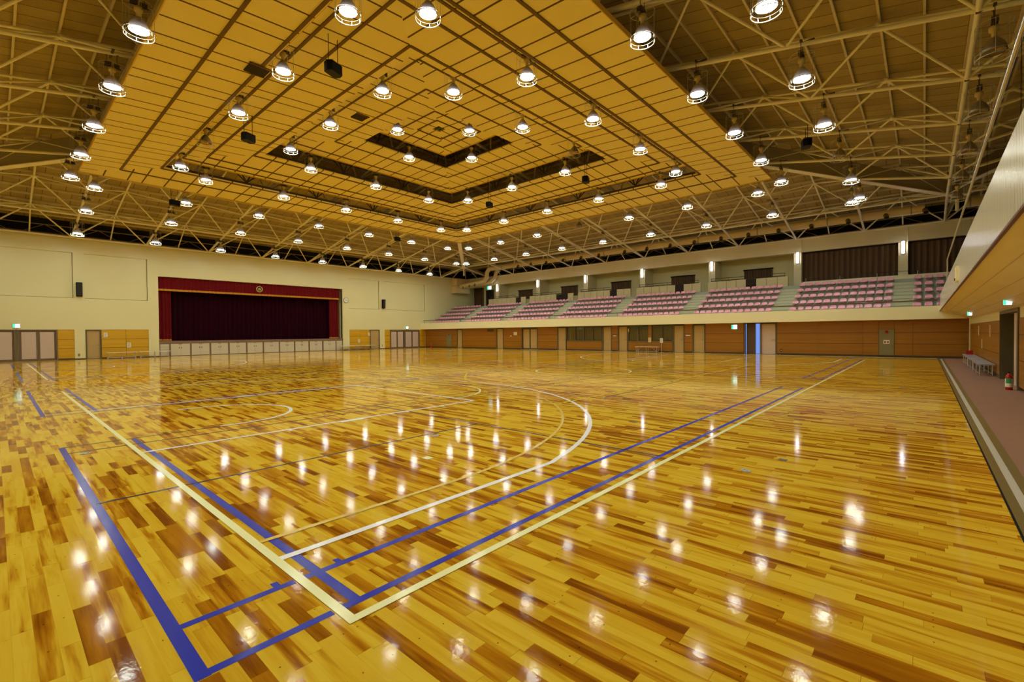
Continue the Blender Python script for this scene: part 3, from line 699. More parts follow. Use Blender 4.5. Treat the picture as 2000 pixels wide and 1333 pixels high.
t = thing('notice_stand', 'white notice board on a thin white pole beside the bench', 'sign stand', (30.42, 11.75, 0), -math.pi / 2)
MB().lathe([(0.0, 0.02), (0.14, 0.02), (0.15, 0.0), (0.0, 0.0)], 20).build('base', ALU, t); MB().tube([(0, 0, 0.02), (0, 0, 0.75)], 0.012, 8).build('pole', BENCH_W, t)
b = MB().box(-0.11, 0.11, -0.02, -0.008, 0.7, 1.02).build('board', PAPER, t)
mb = MB()
for k in range(5): mb.box(-0.075, 0.075 - 0.03 * (k % 2), -0.0225, -0.02, 0.93 - 0.045 * k, 0.945 - 0.045 * k)
mb.build('print', PRINT, b)
exit_sign((US - 0.06, 7.0, 1.62), -math.pi / 2, 0.34, 0.26, 'green lit exit sign on the amber wall left of the open door')
# vent, hydrant cabinets, alarms
t = thing('wall_vent', 'small brown vent grille high under the stand', 'vent', at('stand', 29.2, 1.63), rot_for('stand'))
MB().box(-0.45, 0.45, -0.02, 0.0, 0, 0.27).build('vent_frame', DOOR_GRN, t); mb = MB()
for k in range(6): mb.box(-0.4, 0.4, -0.026, -0.02, 0.03 + 0.037 * k, 0.05 + 0.037 * k)
mb.build('slat', BASEB, t)
def hydrant(a0, a1, h, lamp_z, label, paper=True):
    wd = a0 - a1
    t = thing('hydrant_cabinet', label, 'hydrant cabinet', at('stand', a0), rot_for('stand'))
    MB().box(0, wd, -0.02, 0.15, 0.1, h).build('cabinet_body', HYD, t)
    d = MB().box(0.03, wd - 0.03, -0.035, -0.02, 0.13, lamp_z - 0.25).build('cabinet_door', HYD, t)
    MB().tube([(wd - 0.08, -0.05, 0.55), (wd - 0.08, -0.05, 0.68)], 0.01, 8).build('handle', CHROME, d)
    o = MB().lathe([(0.075, 0.0), (0.07, 0.03), (0.055, 0.055), (0.03, 0.07), (0.0, 0.075)], 16).build('alarm_lamp', ALARM, t)
    o.location = (wd / 2, -0.02, lamp_z); o.rotation_euler = (math.pi / 2, 0, 0)
    if paper:
        p = MB().box(wd / 2 - 0.13, wd / 2 + 0.13, -0.039, -0.035, 0.72, 0.92).build('label_sheet', PAPER, d)
        MB().box(wd / 2 - 0.1, wd / 2 - 0.01, -0.0405, -0.039, 0.76, 0.86).build('print', PRINT, p); MB().box(wd / 2 + 0.02, wd / 2 + 0.1, -0.0405, -0.039, 0.77, 0.85).build('print', ALARM, p)
seg(-0.36, -1.02, z0=1.505); seg(35.75, 34.92, z0=1.505)
hydrant(-0.37, -1.01, 1.5, 1.36, 'grey-green hydrant cabinet with red alarm lamp near the gallery corner')
hydrant(35.74, 34.93, 1.5, 1.38, 'small pale hydrant cabinet with red alarm lamp near the stage corner', False)
t = thing('floor_extinguisher', 'small dark extinguisher below the stand close to stage corner', 'extinguisher', (30.6, 38.0, 0))
MB().lathe([(0.0, 0.0), (0.07, 0.0), (0.075, 0.02), (0.075, 0.3), (0.04, 0.37), (0.02, 0.38), (0.02, 0.42), (0.0, 0.42)], 14).build('cylinder', EXT_RED, t); MB().box(-0.05, 0.03, -0.012, 0.012, 0.42, 0.45).build('valve', BLACK, t)
outlet('stand', 4.32, 0.28, 'small dark power outlet low on amber wood right of the open door')

# ------------------------------------------------------------------ stand: fascia, tiers, aisles
mb = MB().prism([(UF, 2.0), (UF, 2.66), (UF + 0.14, 2.66), (UF + 0.14, 2.34), (31.2, 2.34), (31.2, 2.06), (31.0, 2.0)], 1, VG, VS)
struct('wall_stand_fascia', 'long cream fascia along the front of the seating stand', mb, FASCIA)
T = [2.34 + 0.43 * i for i in range(6)]
prof = [(31.2, 2.06), (31.2, T[0]), (31.5, T[0])]
for i in range(1, 6):
    x = 31.5 + 0.8 * (i - 1); prof += [(x, T[i - 1]), (x, T[i])] if i > 1 else [(x, T[i])]
prof += [(38.5, T[5]), (38.5, 2.06)]
# row 0 seats stand on the riser at 31.5, so tread i lies behind riser i
stand = struct('floor_stand', 'grey-green concrete tiers of the seating stand', MB().prism(prof, 1, -9.0, VS), CONC)
cols_v = [33.95, 28.08, 22.2, 16.33, 10.42, 4.52, -1.2, -7.1]
for k, v in enumerate(cols_v[:-1]):
    c0 = v - 0.05
    mb = MB()
    for i in range(9):
        x = 31.08 + 0.4 * i; mb.box(x, x + 0.44, c0 - 0.62, c0 + 0.62, 2.3 + 0.2 * i, 2.352 + 0.215 * (i + 1))
    st_ = mb.build('aisle_stair', STEP, stand)
    mb = MB()
    for i in range(9): mb.box(31.065 + 0.4 * i, 31.09 + 0.4 * i, c0 - 0.62, c0 + 0.62, 2.352 + 0.215 * (i + 1) - 0.035, 2.354 + 0.215 * (i + 1))
    mb.build('step_nosing', CONC, st_)
def block_label(b): return ORD[b] + ' block from the gallery'
def seat_mesh():
    P = [(-0.19, -0.035, 0), (-0.2, 0.0, 0), (-0.12, -0.012, 0), (0.02, -0.02, 0), (0.11, 0.0, 0), (0.16, 0.05, .1), (0.19, 0.11, .35), (0.205, 0.165, .8), (0.20, 0.19, 1.2)]
    m = 9; W = 0.175; V = []; Fc = []
    for (x, z, rnd) in P:
        for k in range(m):
            t = -1 + 2 * k / (m - 1); ww = W * (1 - 0.10 * rnd)
            V.append((x - 0.03 * (t ** 2) * (1 if z > 0.03 else 0.2), t * ww, z + 0.03 * (t ** 4) * (1 if z < 0.05 and x > -0.18 else 0) - 0.035 * (t ** 4) * (1 if rnd > 0.7 else 0)))
    n = len(P)
    B = []
    for i in range(n):
        i0, i1 = max(0, i - 1), min(n - 1, i + 1); dx, dz = P[i1][0] - P[i0][0], P[i1][1] - P[i0][1]; L = math.hypot(dx, dz) or 1
        for k in range(m):
            q = V[i * m + k]; B.append((q[0] + dz / L * 0.016, q[1] * 0.98, q[2] - dx / L * 0.016))
    for i in range(n - 1):
        for k in range(m - 1):
            a = i * m + k; Fc.append((a, a + 1, a + m + 1, a + m)); o = n * m; Fc.append((o + a, o + a + m, o + a + m + 1, o + a + 1))
    o = n * m
    for i in range(n - 1):
        Fc.append((i * m, (i + 1) * m, o + (i + 1) * m, o + i * m)); a = i * m + m - 1; Fc.append((a, o + a, o + a + m, a + m))
    for k in range(m - 1):
        Fc.append((k, o + k, o + k + 1, k + 1)); a = (n - 1) * m + k; Fc.append((a, a + 1, o + a + 1, o + a))
    b = MB().add(V + B, Fc, True)
    b.box(-0.05, 0.12, -0.05, 0.05, -0.06, -0.02)
    return b
smb = seat_mesh(); seat_me = smb.mesh('stadium_chair', SEAT)
rows = ['front', 'second', 'third', 'fourth', 'back']
bounds = [(-1.9, -6.6), (3.86, -0.66), (9.72, 5.2), (15.62, 11.12), (21.53, 17.0), (27.4, 22.88), (33.27, 28.75), (39.1, 34.65)]
PITCH = 0.4105
rest = MB(); cnt = 0
for bi, (vl, vr) in enumerate(bounds):
    n = 12 if 0 < bi < 7 else (4 if bi == 0 else 11)
    for ri in range(5):
        for si in range(n):
            v = vl - 0.02 - (si + 0.0) * (PITCH if bi else 0.47)
            if bi == 7: v = vr + 0.02 + si * PITCH
            x = 31.42 + 0.8 * ri; z = T[ri] + 0.40
            ok = bi < 5 or (bi == 5 and ri < 3)
            if ok:
                k = si + 1 if bi == 0 else n - si
                end = 'stage end' if bi == 0 else 'gallery end'
                o = bpy.data.objects.new('stadium_chair', seat_me); COL.objects.link(o); o.location = (x, v, z)
                tag(o, 'pink seat, %s from the %s, %s row, %s' % (ORD[k], end, rows[ri], block_label(bi + 1)), 'seat', 'pink stand seats')
                cnt += 1
            else:
                rest.add([(px + x, py + v, pz + z) for px, py, pz in smb.v], smb.f, True)
tag(rest.build('distant_seating', SEAT), 'pink plastic seats of the stand blocks nearest the stage', 'seats', None, 'stuff')
# front handrail
t = thing('stand_handrail', 'brown handrail along the front of the seating stand', 'handrail', (30.38, 15.5, 2.66))
MB().tube([(0, 23.5, 0.29), (0, -18.2, 0.29)], 0.03, 8).build('top_rail', RAILM, t)
for k in range(15): MB().tube([(0, 23.4 - 2.96 * k, 0.0), (0, 23.4 - 2.96 * k, 0.27)], 0.012, 6).build('post', RAIL_DK, t)
PARA = mat('shaded_cream_parapet', (200, 190, 146), 0.6, var=0.08)  # one even cream, duller than the other walls
# parapet behind the top row with openings painted dark, low wall at the gallery end
for k in range(1, 7):
    hi, lo = cols_v[k - 1] - 0.26, cols_v[k] + 0.26
    if k > 5: continue
    vo = (7.01, 12.58, 18.18, 23.77, 29.45)[5 - k]
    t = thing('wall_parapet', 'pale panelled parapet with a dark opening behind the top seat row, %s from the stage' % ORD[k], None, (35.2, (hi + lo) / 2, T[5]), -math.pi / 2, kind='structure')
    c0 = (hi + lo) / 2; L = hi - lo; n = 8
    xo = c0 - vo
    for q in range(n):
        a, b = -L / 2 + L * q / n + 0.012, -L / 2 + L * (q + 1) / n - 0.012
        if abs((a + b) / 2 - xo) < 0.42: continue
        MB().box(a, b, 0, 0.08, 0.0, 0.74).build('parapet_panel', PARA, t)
    MB().box(-L / 2, L / 2, 0.03, 0.06, 0, 0.72).build('parapet_joint', DARKBR, t)  # dark backing: panel joints, and the shade inside the opening painted on
    mb = MB(); mb.tube([(-L / 2 + 0.2, 0.1, 0.98), (xo - 0.42, 0.1, 0.98)], 0.02, 6); mb.tube([(xo + 0.42, 0.1, 0.98), (L / 2 - 0.2, 0.1, 0.98)], 0.02, 6); mb.tube([(-L / 2 + 0.2, 0.1, 0.8), (L / 2 - 0.2, 0.1, 0.8)], 0.03, 6)
    for q in range(5): mb.tube([(-L / 2 + 0.25 + (L - 0.5) * q / 4, 0.1, 0.72), (-L / 2 + 0.25 + (L - 0.5) * q / 4, 0.1, 0.98)], 0.012, 6)
    mb.build('rail', RAIL_DK, t)
struct('wall_low', 'pale low wall below the full brown curtains', MB().box(35.6, 35.72, -8.5, 4.0, T[5], 4.8), BEAMC)
t = thing('curtain_rail_guard', 'thin grey guard rail in front of the full brown curtain', 'handrail', (35.5, -2.0, 4.5))
MB().tube([(0, 5.9, 0.52), (0, -6.0, 0.52)], 0.014, 6).build('top_rail', RAIL_DK, t)
for k in range(7): MB().tube([(0, 5.8 - 1.9 * k, 0.0), (0, 5.8 - 1.9 * k, 0.52)], 0.012, 6).build('post', ALU, t)
# columns, beam, back wall
for k, v in enumerate(cols_v):
    o = MB().box(36.9, 38.5, v - 0.24, v + 0.24, 0, 2.55).build('column_stand', BEAMC, None, (0, 0, T[5] - 0.05))
    if k >= 1: o.data.transform(Matrix.Identity(4))
    o.scale = (1, 1, 1); tag(o, 'tan column behind the stand, %s from the stage' % ORD[k + 1], None, None, 'structure')
struct('beam_stand', 'long tan beam over the back of the stand', MB().box(36.9, 37.5, -9.5, VS, 7.02, 7.95), BEAMC)
struct('trim_6', 'brown steel rail on top of the stand beam', MB().box(36.8, 37.1, -9.5, VS, 7.95, 8.06), TRIM_BR)
struct('wall_stand_upper', 'shaded tan wall behind the stand', MB().box(38.5, 38.7, -10.5, VS, 2.0, 9.3), WALL_REC)
for k, (v1, v0) in enumerate(((8.45, 6.45), (14.36, 12.35), (20.27, 18.25), (26.18, 24.15), (32.07, 30.1))):
    t = thing('short_curtain', 'short brown curtain behind the parapet, %s block from the gallery' % ORD[k + 3], 'curtain', (38.42, (v1 + v0) / 2, 5.3), -math.pi / 2, 'short curtains behind the stand')
    drape(-1.0, 1.0, 0, 0.92, 0.03, 0.2, 6, 0.03).build('drape', CURT_BR, t); MB().box(-1.05, 1.05, -0.06, 0.05, 0.92, 1.02).build('curtain_box', DARKBR, t)
for v1, v0, z0, z1, l, x in ((4.26, -0.96, 4.8, 7.02, 'wide brown curtain behind the second seat block from the gallery', 37.25), (-1.44, -6.8, 4.8, 7.02, 'wide brown curtain behind the seat block beside the gallery', 37.25), (39.35, 37.75, 4.6, 7.02, 'brown curtain at the stage end of the stand below the duct', 38.42)):
    t = thing('long_curtain', l, 'curtain', (x, (v1 + v0) / 2, z0), -math.pi / 2)
    L = v1 - v0; drape(-L / 2, L / 2, 0, z1 - z0 - 0.1, 0.045, 0.3, 8, 0.04).build('drape', CURT_BR, t); MB().box(-L / 2, L / 2, -0.05, 0.05, z1 - z0 - 0.1, z1 - z0 - 0.0).build('curtain_rail', DARKBR, t)
door_d = thing('door_%d' % (DN[0] + 1), 'dark doorway beside the stand curtain below an exit sign', None, (38.48, 37.3, T[5]), -math.pi / 2, kind='structure'); DN[0] += 1
MB().box(0, 1.3, -0.06, 0.0, 0, 2.2).build('door_frame', DOOR_GRN, door_d); MB().box(0.08, 1.22, -0.08, -0.06, 0.02, 2.12).build('door_leaf', DARKBR, door_d)
exit_sign((38.44, 36.75, 6.78), -math.pi / 2, 0.7, 0.5, 'green lit exit sign over the dark doorway behind the stand')
for k, v in enumerate(cols_v[:-1]):
    t = thing('column_lamp', 'lit white tube lamp on the column, %s from the stage' % ORD[k + 1], 'wall lamp', (36.9, v, 6.3), -math.pi / 2, 'tube lamps on the stand columns')
    MB().box(-0.09, 0.09, -0.06, 0, -0.05, 0.75).build('housing', BENCH_W, t); MB().box(-0.065, 0.065, -0.11, -0.06, 0.0, 0.7).build('lit_tube', TUBE_ON, t)
# conduits down the columns
for k, v in ((6, -1.42), (5, 4.3)):
    t = MB().tube([(0, 0, 3.4), (0, 0, 0.5), (0, -0.1, 0.25), (0, -0.1, 0)], 0.02, 6).build('conduit_pipe', BEAMC, None, (36.86, v, T[5])); tag(t, 'thin grey conduit down the column, %s from the stage' % ORD[k + 1], 'pipe')

# ------------------------------------------------------------------ gallery on the near side
g0, g1 = UB, UF + 0.1
struct('wall_gallery_fascia', 'ribbed pale metal fascia of the gallery', MB().prism([(-2.8, 2.4), (-2.8, 3.23), (-2.92, 3.23), (-2.92, 2.4)], 0, g0, g1), RIB)
struct('ceiling_gallery', 'sloping pale board soffit under the gallery', MB().prism([(-2.8, 2.4), (-2.92, 2.43), (-3.95, 2.05), (-3.95, 1.94)], 0, g0, UF - 0.01), SOFFIT)
struct('trim_7', 'thin brown lower edge of the gallery fascia', MB().box(g0, g1, -2.8, -2.77, 2.385, 2.41), RAILM)
struct('floor_gallery', 'gallery floor slab', MB().box(g0, g1, VB, -2.92, 2.44, 2.6), CONC)
struct('wall_gallery_back', 'dark back wall of the gallery', MB().box(UB, 38.7, VB - 0.2, VB, 0, 9.3), mat('shaded_tan_plaster', (150, 132, 92), 0.8, var=0.08))  # dark beige rear wall
mb = MB(); mb.box(UB, 14.8, VG - 0.3, VG - 0.15, 0, 2.05); mb.box(18.4, US, VG - 0.3, VG - 0.15, 0, 2.05); mb.box(14.8, 18.4, -5.4, -5.2, 0, 2.05); mb.box(14.7, 14.8, -5.2, VG - 0.15, 0, 2.05); mb.box(18.4, 18.5, -5.2, VG - 0.15, 0, 2.05)
mb.box(UB, 14.8, VG - 0.15, VG - 0.01, 1.72, 2.05); mb.box(18.4, US, VG - 0.15, VG - 0.01, 1.72, 2.05)
wg = struct('wall_gallery', 'amber wood wall with pale top band under the gallery', mb, WALL_REC)
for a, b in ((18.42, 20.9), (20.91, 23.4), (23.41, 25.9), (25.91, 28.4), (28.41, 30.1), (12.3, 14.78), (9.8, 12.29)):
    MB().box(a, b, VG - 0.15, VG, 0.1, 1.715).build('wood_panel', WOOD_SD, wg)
struct('column_gallery', 'slim grey corner column under the gallery', MB().box(30.12, 30.5, VG - 0.1, VG + 0.03, 0, 1.97), BEAMC)
tag(MB().box(18.42, 30.1, VG - 0.01, VG + 0.012, 0, 0.1).build('baseboard_gallery', BASEB), 'dark baseboard under the gallery wall', None, None, 'structure')
t = thing('door_%d' % (DN[0] + 1), 'dark framed deep doorway under the gallery', None, (18.4, VG, 0), math.pi, kind='structure'); DN[0] += 1
mb = MB(); mb.box(0.0, 0.12, -0.02, 1.3, 0, 1.96); mb.box(3.5, 3.6, -0.02, 0.3, 0, 1.96); mb.box(0.12, 3.5, -0.02, 1.3, 1.88, 1.96); mb.build('door_frame', DOOR_GRN, t)
lf = MB().box(1.2, 2.05, 0.30, 0.345, 0.02, 1.86).build('door_leaf', DOOR_LF, t); MB().tube([(2.0, 0.30, 0.95), (2.0, 0.24, 0.95), (1.9, 0.24, 0.95)], 0.012, 8).build('handle', CHROME, lf)
lf = MB().box(2.2, 3.4, 0.06, 0.105, 0.02, 1.86).build('door_leaf', DOOR_LF, t); MB().box(2.7, 2.82, 0.05, 0.06, 0.02, 1.86).build('edge_strip', DOOR_FR, lf)
for u, z0, z1 in ((25.43, 1.2, 1.6), (21.1, 1.2, 1.6), (23.98, 0.72, 1.08)):
    o = MB().box(-0.03, 0.03, 0.0, 0.02, 0, z1 - z0).build('wall_stick', FASCIA, None, (u, VG, z0)); tag(o, {25.43: 'pale vertical strip on amber wall nearest the far corner', 21.1: 'pale vertical strip on amber wall nearest the doorway', 23.98: 'pale vertical strip low on amber wall above the benches'}[u], 'wall strip')
exit_sign((13.9, -3.60, 2.0), -math.pi / 2, 0.13, 0.22, 'green lit exit sign hanging from the soffit near the doorway', 0.26, 0.09)
exit_sign((24.0, -3.52, 2.0), -math.pi / 2, 0.13, 0.18, 'green lit exit sign hanging from the soffit near the far corner', 0.26, 0.09)
t = thing('fire_extinguisher', 'red fire extinguisher with green label beside the doorway under the gallery', 'extinguisher', (14.85, -3.72, 0.004))
MB().lathe([(0.0, 0.0), (0.06, 0.0), (0.064, 0.015), (0.064, 0.30), (0.055, 0.34), (0.03, 0.37), (0.02, 0.38), (0.02, 0.4), (0.0, 0.4)], 20).build('cylinder', EXT_RED, t)
MB().lathe([(0.0655, 0.07), (0.0655, 0.27)], 20).build('label_band', PAPER, t); 
mb = MB(); v_ = []; 
for k in range(9):
    a = math.radians(120 + 12 * k); v_.append((0.0665 * math.cos(a), 0.0665 * math.sin(a)))
mb.add([(x, y, 0.16) for x, y in v_] + [(x, y, 0.28) for x, y in v_], [(i, i + 1, i + 10, i + 9) for i in range(8)], True); mb.build('green_mark', GREENL, t)
MB().box(-0.02, 0.07, -0.012, 0.012, 0.4, 0.43).build('valve_lever', BLACK, t)
MB().tube([(0.02, 0, 0.40), (0.07, 0.01, 0.38), (0.085, 0.015, 0.28), (0.078, 0.015, 0.12)], 0.009, 8).build('hose', BLACK, t)
# glass guard on the gallery edge
t = thing('glass_guard', 'tall clear glass guard with silver rail on the gallery edge', 'guard screen', (10.0, -2.86, 3.23))
for k in range(9):
    a = 13.0 - 3.0 * (k + 1); a0 = max(a, UB - 10.0)
    MB().box(a + 0.02, a + 2.98, -0.006, 0.006, 0.0, 0.86).build('glass_pane', GLASS, t)
MB().tube([(13.0, 0, 0.0), (13.0, 0, 0.86), (12.9, 0, 0.9), (-19.4, 0, 0.9)], 0.026, 8).build('top_rail', ALU, t)
t = thing('fascia_box', 'small cream junction box on the ribbed gallery fascia', 'junction box', (13.9, -2.8, 2.58), math.pi)
MB().box(-0.28, 0.28, -0.05, 0.0, 0, 0.34).build('cover', FASCIA, t); MB().box(-0.05, 0.05, -0.07, -0.05, 0.02, 0.08).build('catch', RAILM, t)

# walls behind the camera
struct('wall_back', 'plain cream wall behind the camera', MB().box(UB - 0.2, UB, VB, 43, 0, 9.3), WALL)

# ------------------------------------------------------------------ roof: deck with purlins, four slopes
H0, H1 = 0.0, 27.2
def zdeck(h): return zb(h) + 1.05 + 0.26
slope_names = ('stage', 'far', 'gallery', 'near')
for k, a in enumerate((0.0, -math.pi / 2, math.pi, math.pi / 2)):
    mb = MB(); n = 1
    mb.add([(0, 0.001, zdeck(0)), (-H1, H1, zdeck(H1)), (H1, H1, zdeck(H1)), (0, 0.001, zdeck(0) + 0.1), (-H1, H1, zdeck(H1) + 0.1), (H1, H1, zdeck(H1) + 0.1)], [(0, 1, 2), (3, 5, 4), (0, 3, 4, 1), (1, 4, 5, 2), (2, 5, 3, 0)])
    o = mb.build('ceiling_deck', DECK); o.location = (CX, CY, 0); o.rotation_euler = (0, 0, a)
    tag(o, 'bare boarded roof slope on the %s side' % {'stage': 'stage', 'far': 'stand', 'gallery': 'gallery', 'near': 'unseen fourth'}[slope_names[k]], None, None, 'structure')
    for q in range(27):
        h = 1.0 + 0.96 * q
        MB().box(-h + 0.05, h - 0.05, h - 0.03, h + 0.03, zdeck(h) - 0.11, zdeck(h) - 0.004).build('purlin', PURLIN, o)
# black slabs and sheets painting the deep shade of the eaves
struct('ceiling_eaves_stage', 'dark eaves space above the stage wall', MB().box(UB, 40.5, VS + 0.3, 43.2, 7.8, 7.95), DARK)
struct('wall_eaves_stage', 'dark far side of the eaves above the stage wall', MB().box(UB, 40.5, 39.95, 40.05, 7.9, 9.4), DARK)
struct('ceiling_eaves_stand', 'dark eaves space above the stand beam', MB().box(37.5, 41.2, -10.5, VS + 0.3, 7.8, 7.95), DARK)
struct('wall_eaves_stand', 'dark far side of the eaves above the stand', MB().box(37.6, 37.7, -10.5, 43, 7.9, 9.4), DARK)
def eave_truss(p0, p1, z0, z1, label):
    t = thing('eave_truss', label, 'truss', ((p0[0] + p1[0]) / 2, (p0[1] + p1[1]) / 2, z0))
    c0 = Vector(t.location); A = Vector((*p0, z0)) - c0; B = Vector((*p1, z0)) - c0; up = Vector((0, 0, z1 - z0)); n = 34
    MB().tube([A, B], 0.035, 6).build('lower_chord', STEEL_DK, t); MB().tube([A + up, B + up], 0.035, 6).build('upper_chord', STEEL_DK, t)
    mb = MB(); pts = [A.lerp(B, i / n) + (up if i % 2 else Vector()) for i in range(n + 1)]
    for i in range(n): mb.tube([pts[i], pts[i + 1]], 0.022, 5, caps=False)
    o = mb.build('zigzag_web', STEEL_DK, t)
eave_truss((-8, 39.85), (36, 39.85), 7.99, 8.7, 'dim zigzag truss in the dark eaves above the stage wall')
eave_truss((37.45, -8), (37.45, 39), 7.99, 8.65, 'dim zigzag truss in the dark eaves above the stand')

# ------------------------------------------------------------------ space frame
sf = thing('space_frame', 'tan tubular space frame of chords and diagonals carrying the roof', 'roof truss', (CX, CY, 7.95))
def NB(i, j): return Vector((i * BAY, j * BAY, zb(max(abs(i), abs(j)) * BAY) - 7.95))
def NT(i, j): return Vector(((i + .5) * BAY, (j + .5) * BAY, zb(max(abs(i + .5), abs(j + .5)) * BAY) + 1.05 - 7.95))
def ball(mb, c, r):
    mb.lathe([(r * 0.02, -r), (r * 0.7, -r * 0.7), (r, 0), (r * 0.7, r * 0.7), (r * 0.02, r)], 8, tuple(c))
def chord_runs(n0, n1, along):
    # keep a segment unless it runs along the eave where the frame has no chord
    runs = []; cur = []
    for q in range(n0, n1):
        if along(q): cur = cur + [q + 1] if cur else [q, q + 1]
        elif cur: runs.append(cur); cur = []
    if cur: runs.append(cur)
    return runs
for j in range(-6, 7):
    keep = lambda q: not (abs(j) in (3, 4) and max(abs(q), abs(q + 1)) <= abs(j))
    for run in chord_runs(-6, 6, keep):
        MB().tube([NB(i, j) for i in run], 0.064, 8).build('bottom_chord', STEEL, sf)
        MB().tube([NB(j, i) for i in run], 0.064, 8).build('bottom_chord', STEEL, sf)
for j in range(-6, 6):
    hj = abs(j + .5)
    keep = lambda q: not (hj in (3.5, 4.5) and max(abs(q + .5), abs(q + 1.5)) <= hj)
    for run in chord_runs(-6, 5, keep):
        mb = MB().tube([NT(i, j) for i in run], 0.05, 8)
        for i in run: ball(mb, NT(i, j), 0.11)
        mb.build('top_chord', STEEL, sf)
        mb = MB().tube([NT(j, i) for i in run], 0.05, 8)
        for i in run: ball(mb, NT(j, i), 0.11)
        mb.build('top_chord', STEEL, sf)
cl = Vector((-1.2134, -2.2106, 1.4509)) - Vector((CX, CY, 7.95))
inv = M.inverted()
def pix(p):
    q = inv @ (p + Vector((CX, CY, 7.95)))
    if q.z > -0.3: return None
    return (1000 + 902.47 * q.x / -q.z, 666.5 - 902.47 * q.y / -q.z)
diag = []
for i in range(-6, 6):
    for j in range(-6, 6):
        for di in (0, 1):
            for dj in (0, 1):
                a, b = NT(i, j), NB(i + di, j + dj); m_ = (a + b) / 2; q = pix(m_); hh = max(abs(i + .5), abs(j + .5))
                vis = q is not None and -30 < q[0] < 2030 and -30 < q[1] < 640 and hh > 3
                diag.append((0 if vis else 1, (m_ - cl).length, a, b))
diag.sort(key=lambda d: (d[0], d[1]))
restd = MB()
for k, (nv, ds, a, b) in enumerate(diag):
    if k < 100: MB().tube([a, b], 0.043, 6, caps=False).build('diagonal_brace', STEEL, sf)
    else: restd.tube([a, b], 0.043, 6, caps=False)
tag(restd.build('distant_brace', STEEL, sf), None, None, None, 'stuff')
for k in range(-6, 6):
    for P in ((NT(k, 5), Vector(((k + .5) * BAY, VS - 0.1 - CY, 0.12))), (NT(5, k), Vector((36.9 - CX, (k + .5) * BAY, 0.08)))):
        MB().tube([P[0], P[1]], 0.04, 6).build('wall_strut', STEEL, sf)
# hip girders
for sx, sy, l in ((1, 1, 'far corner between stage and stand'), (1, -1, 'corner between stand and gallery'), (-1, 1, 'corner left of the stage wall'), (-1, -1, 'corner above the camera')):
    t = thing('hip_girder', 'deep tan plate girder running diagonally to the %s' % l, 'girder', (CX, CY, 7.95), math.atan2(sy, sx))
    r2 = math.sqrt(2); h0, h1 = 10.5, 19.6
    web = [(h0 * r2, zb(h0) - 7.95), (h1 * r2, zb(h1) - 7.95), (h1 * r2, zb(h1) - 7.95 + 0.75), (h0 * r2, zb(h0) - 7.95 + 1.15)]
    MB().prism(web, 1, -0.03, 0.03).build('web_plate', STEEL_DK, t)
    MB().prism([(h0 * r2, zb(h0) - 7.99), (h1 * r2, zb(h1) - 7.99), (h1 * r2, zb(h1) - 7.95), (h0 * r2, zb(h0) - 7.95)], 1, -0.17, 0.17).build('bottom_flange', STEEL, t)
    MB().tube([(h1 * r2, 0, zb(h1) - 7.95), (h1 * r2, 0, -0.1)], 0.08, 8).build('end_post', STEEL, t)
    # ties from the girder end to the wall nodes
    for s in (-1, 1):
        e = Vector((h1 * r2, 0, zb(h1) - 7.95 + 0.2)); q = Vector((5 * BAY, 6 * BAY * 0.995)) if s > 0 else Vector((6 * BAY * 0.995, 5 * BAY))
        ql = Vector(((q.x + q.y) / r2, (q.y - q.x) / r2, 0.12))
        d = (ql - e).normalized(); nrm = Vector((-d.y, d.x, 0)).normalized() * 0.03
        P = [e + Vector((0, 0, 0.35)), e + Vector((0, 0, -0.35)), ql + Vector((0, 0, -0.1)), ql + Vector((0, 0, 0.15))]
        MB().add([p + nrm for p in P] + [p - nrm for p in P], [(0, 1, 2, 3), (7, 6, 5, 4), (0, 4, 5, 1), (1, 5, 6, 2), (2, 6, 7, 3), (3, 7, 4, 0)]).build('corner_tie', STEEL_DK, t)

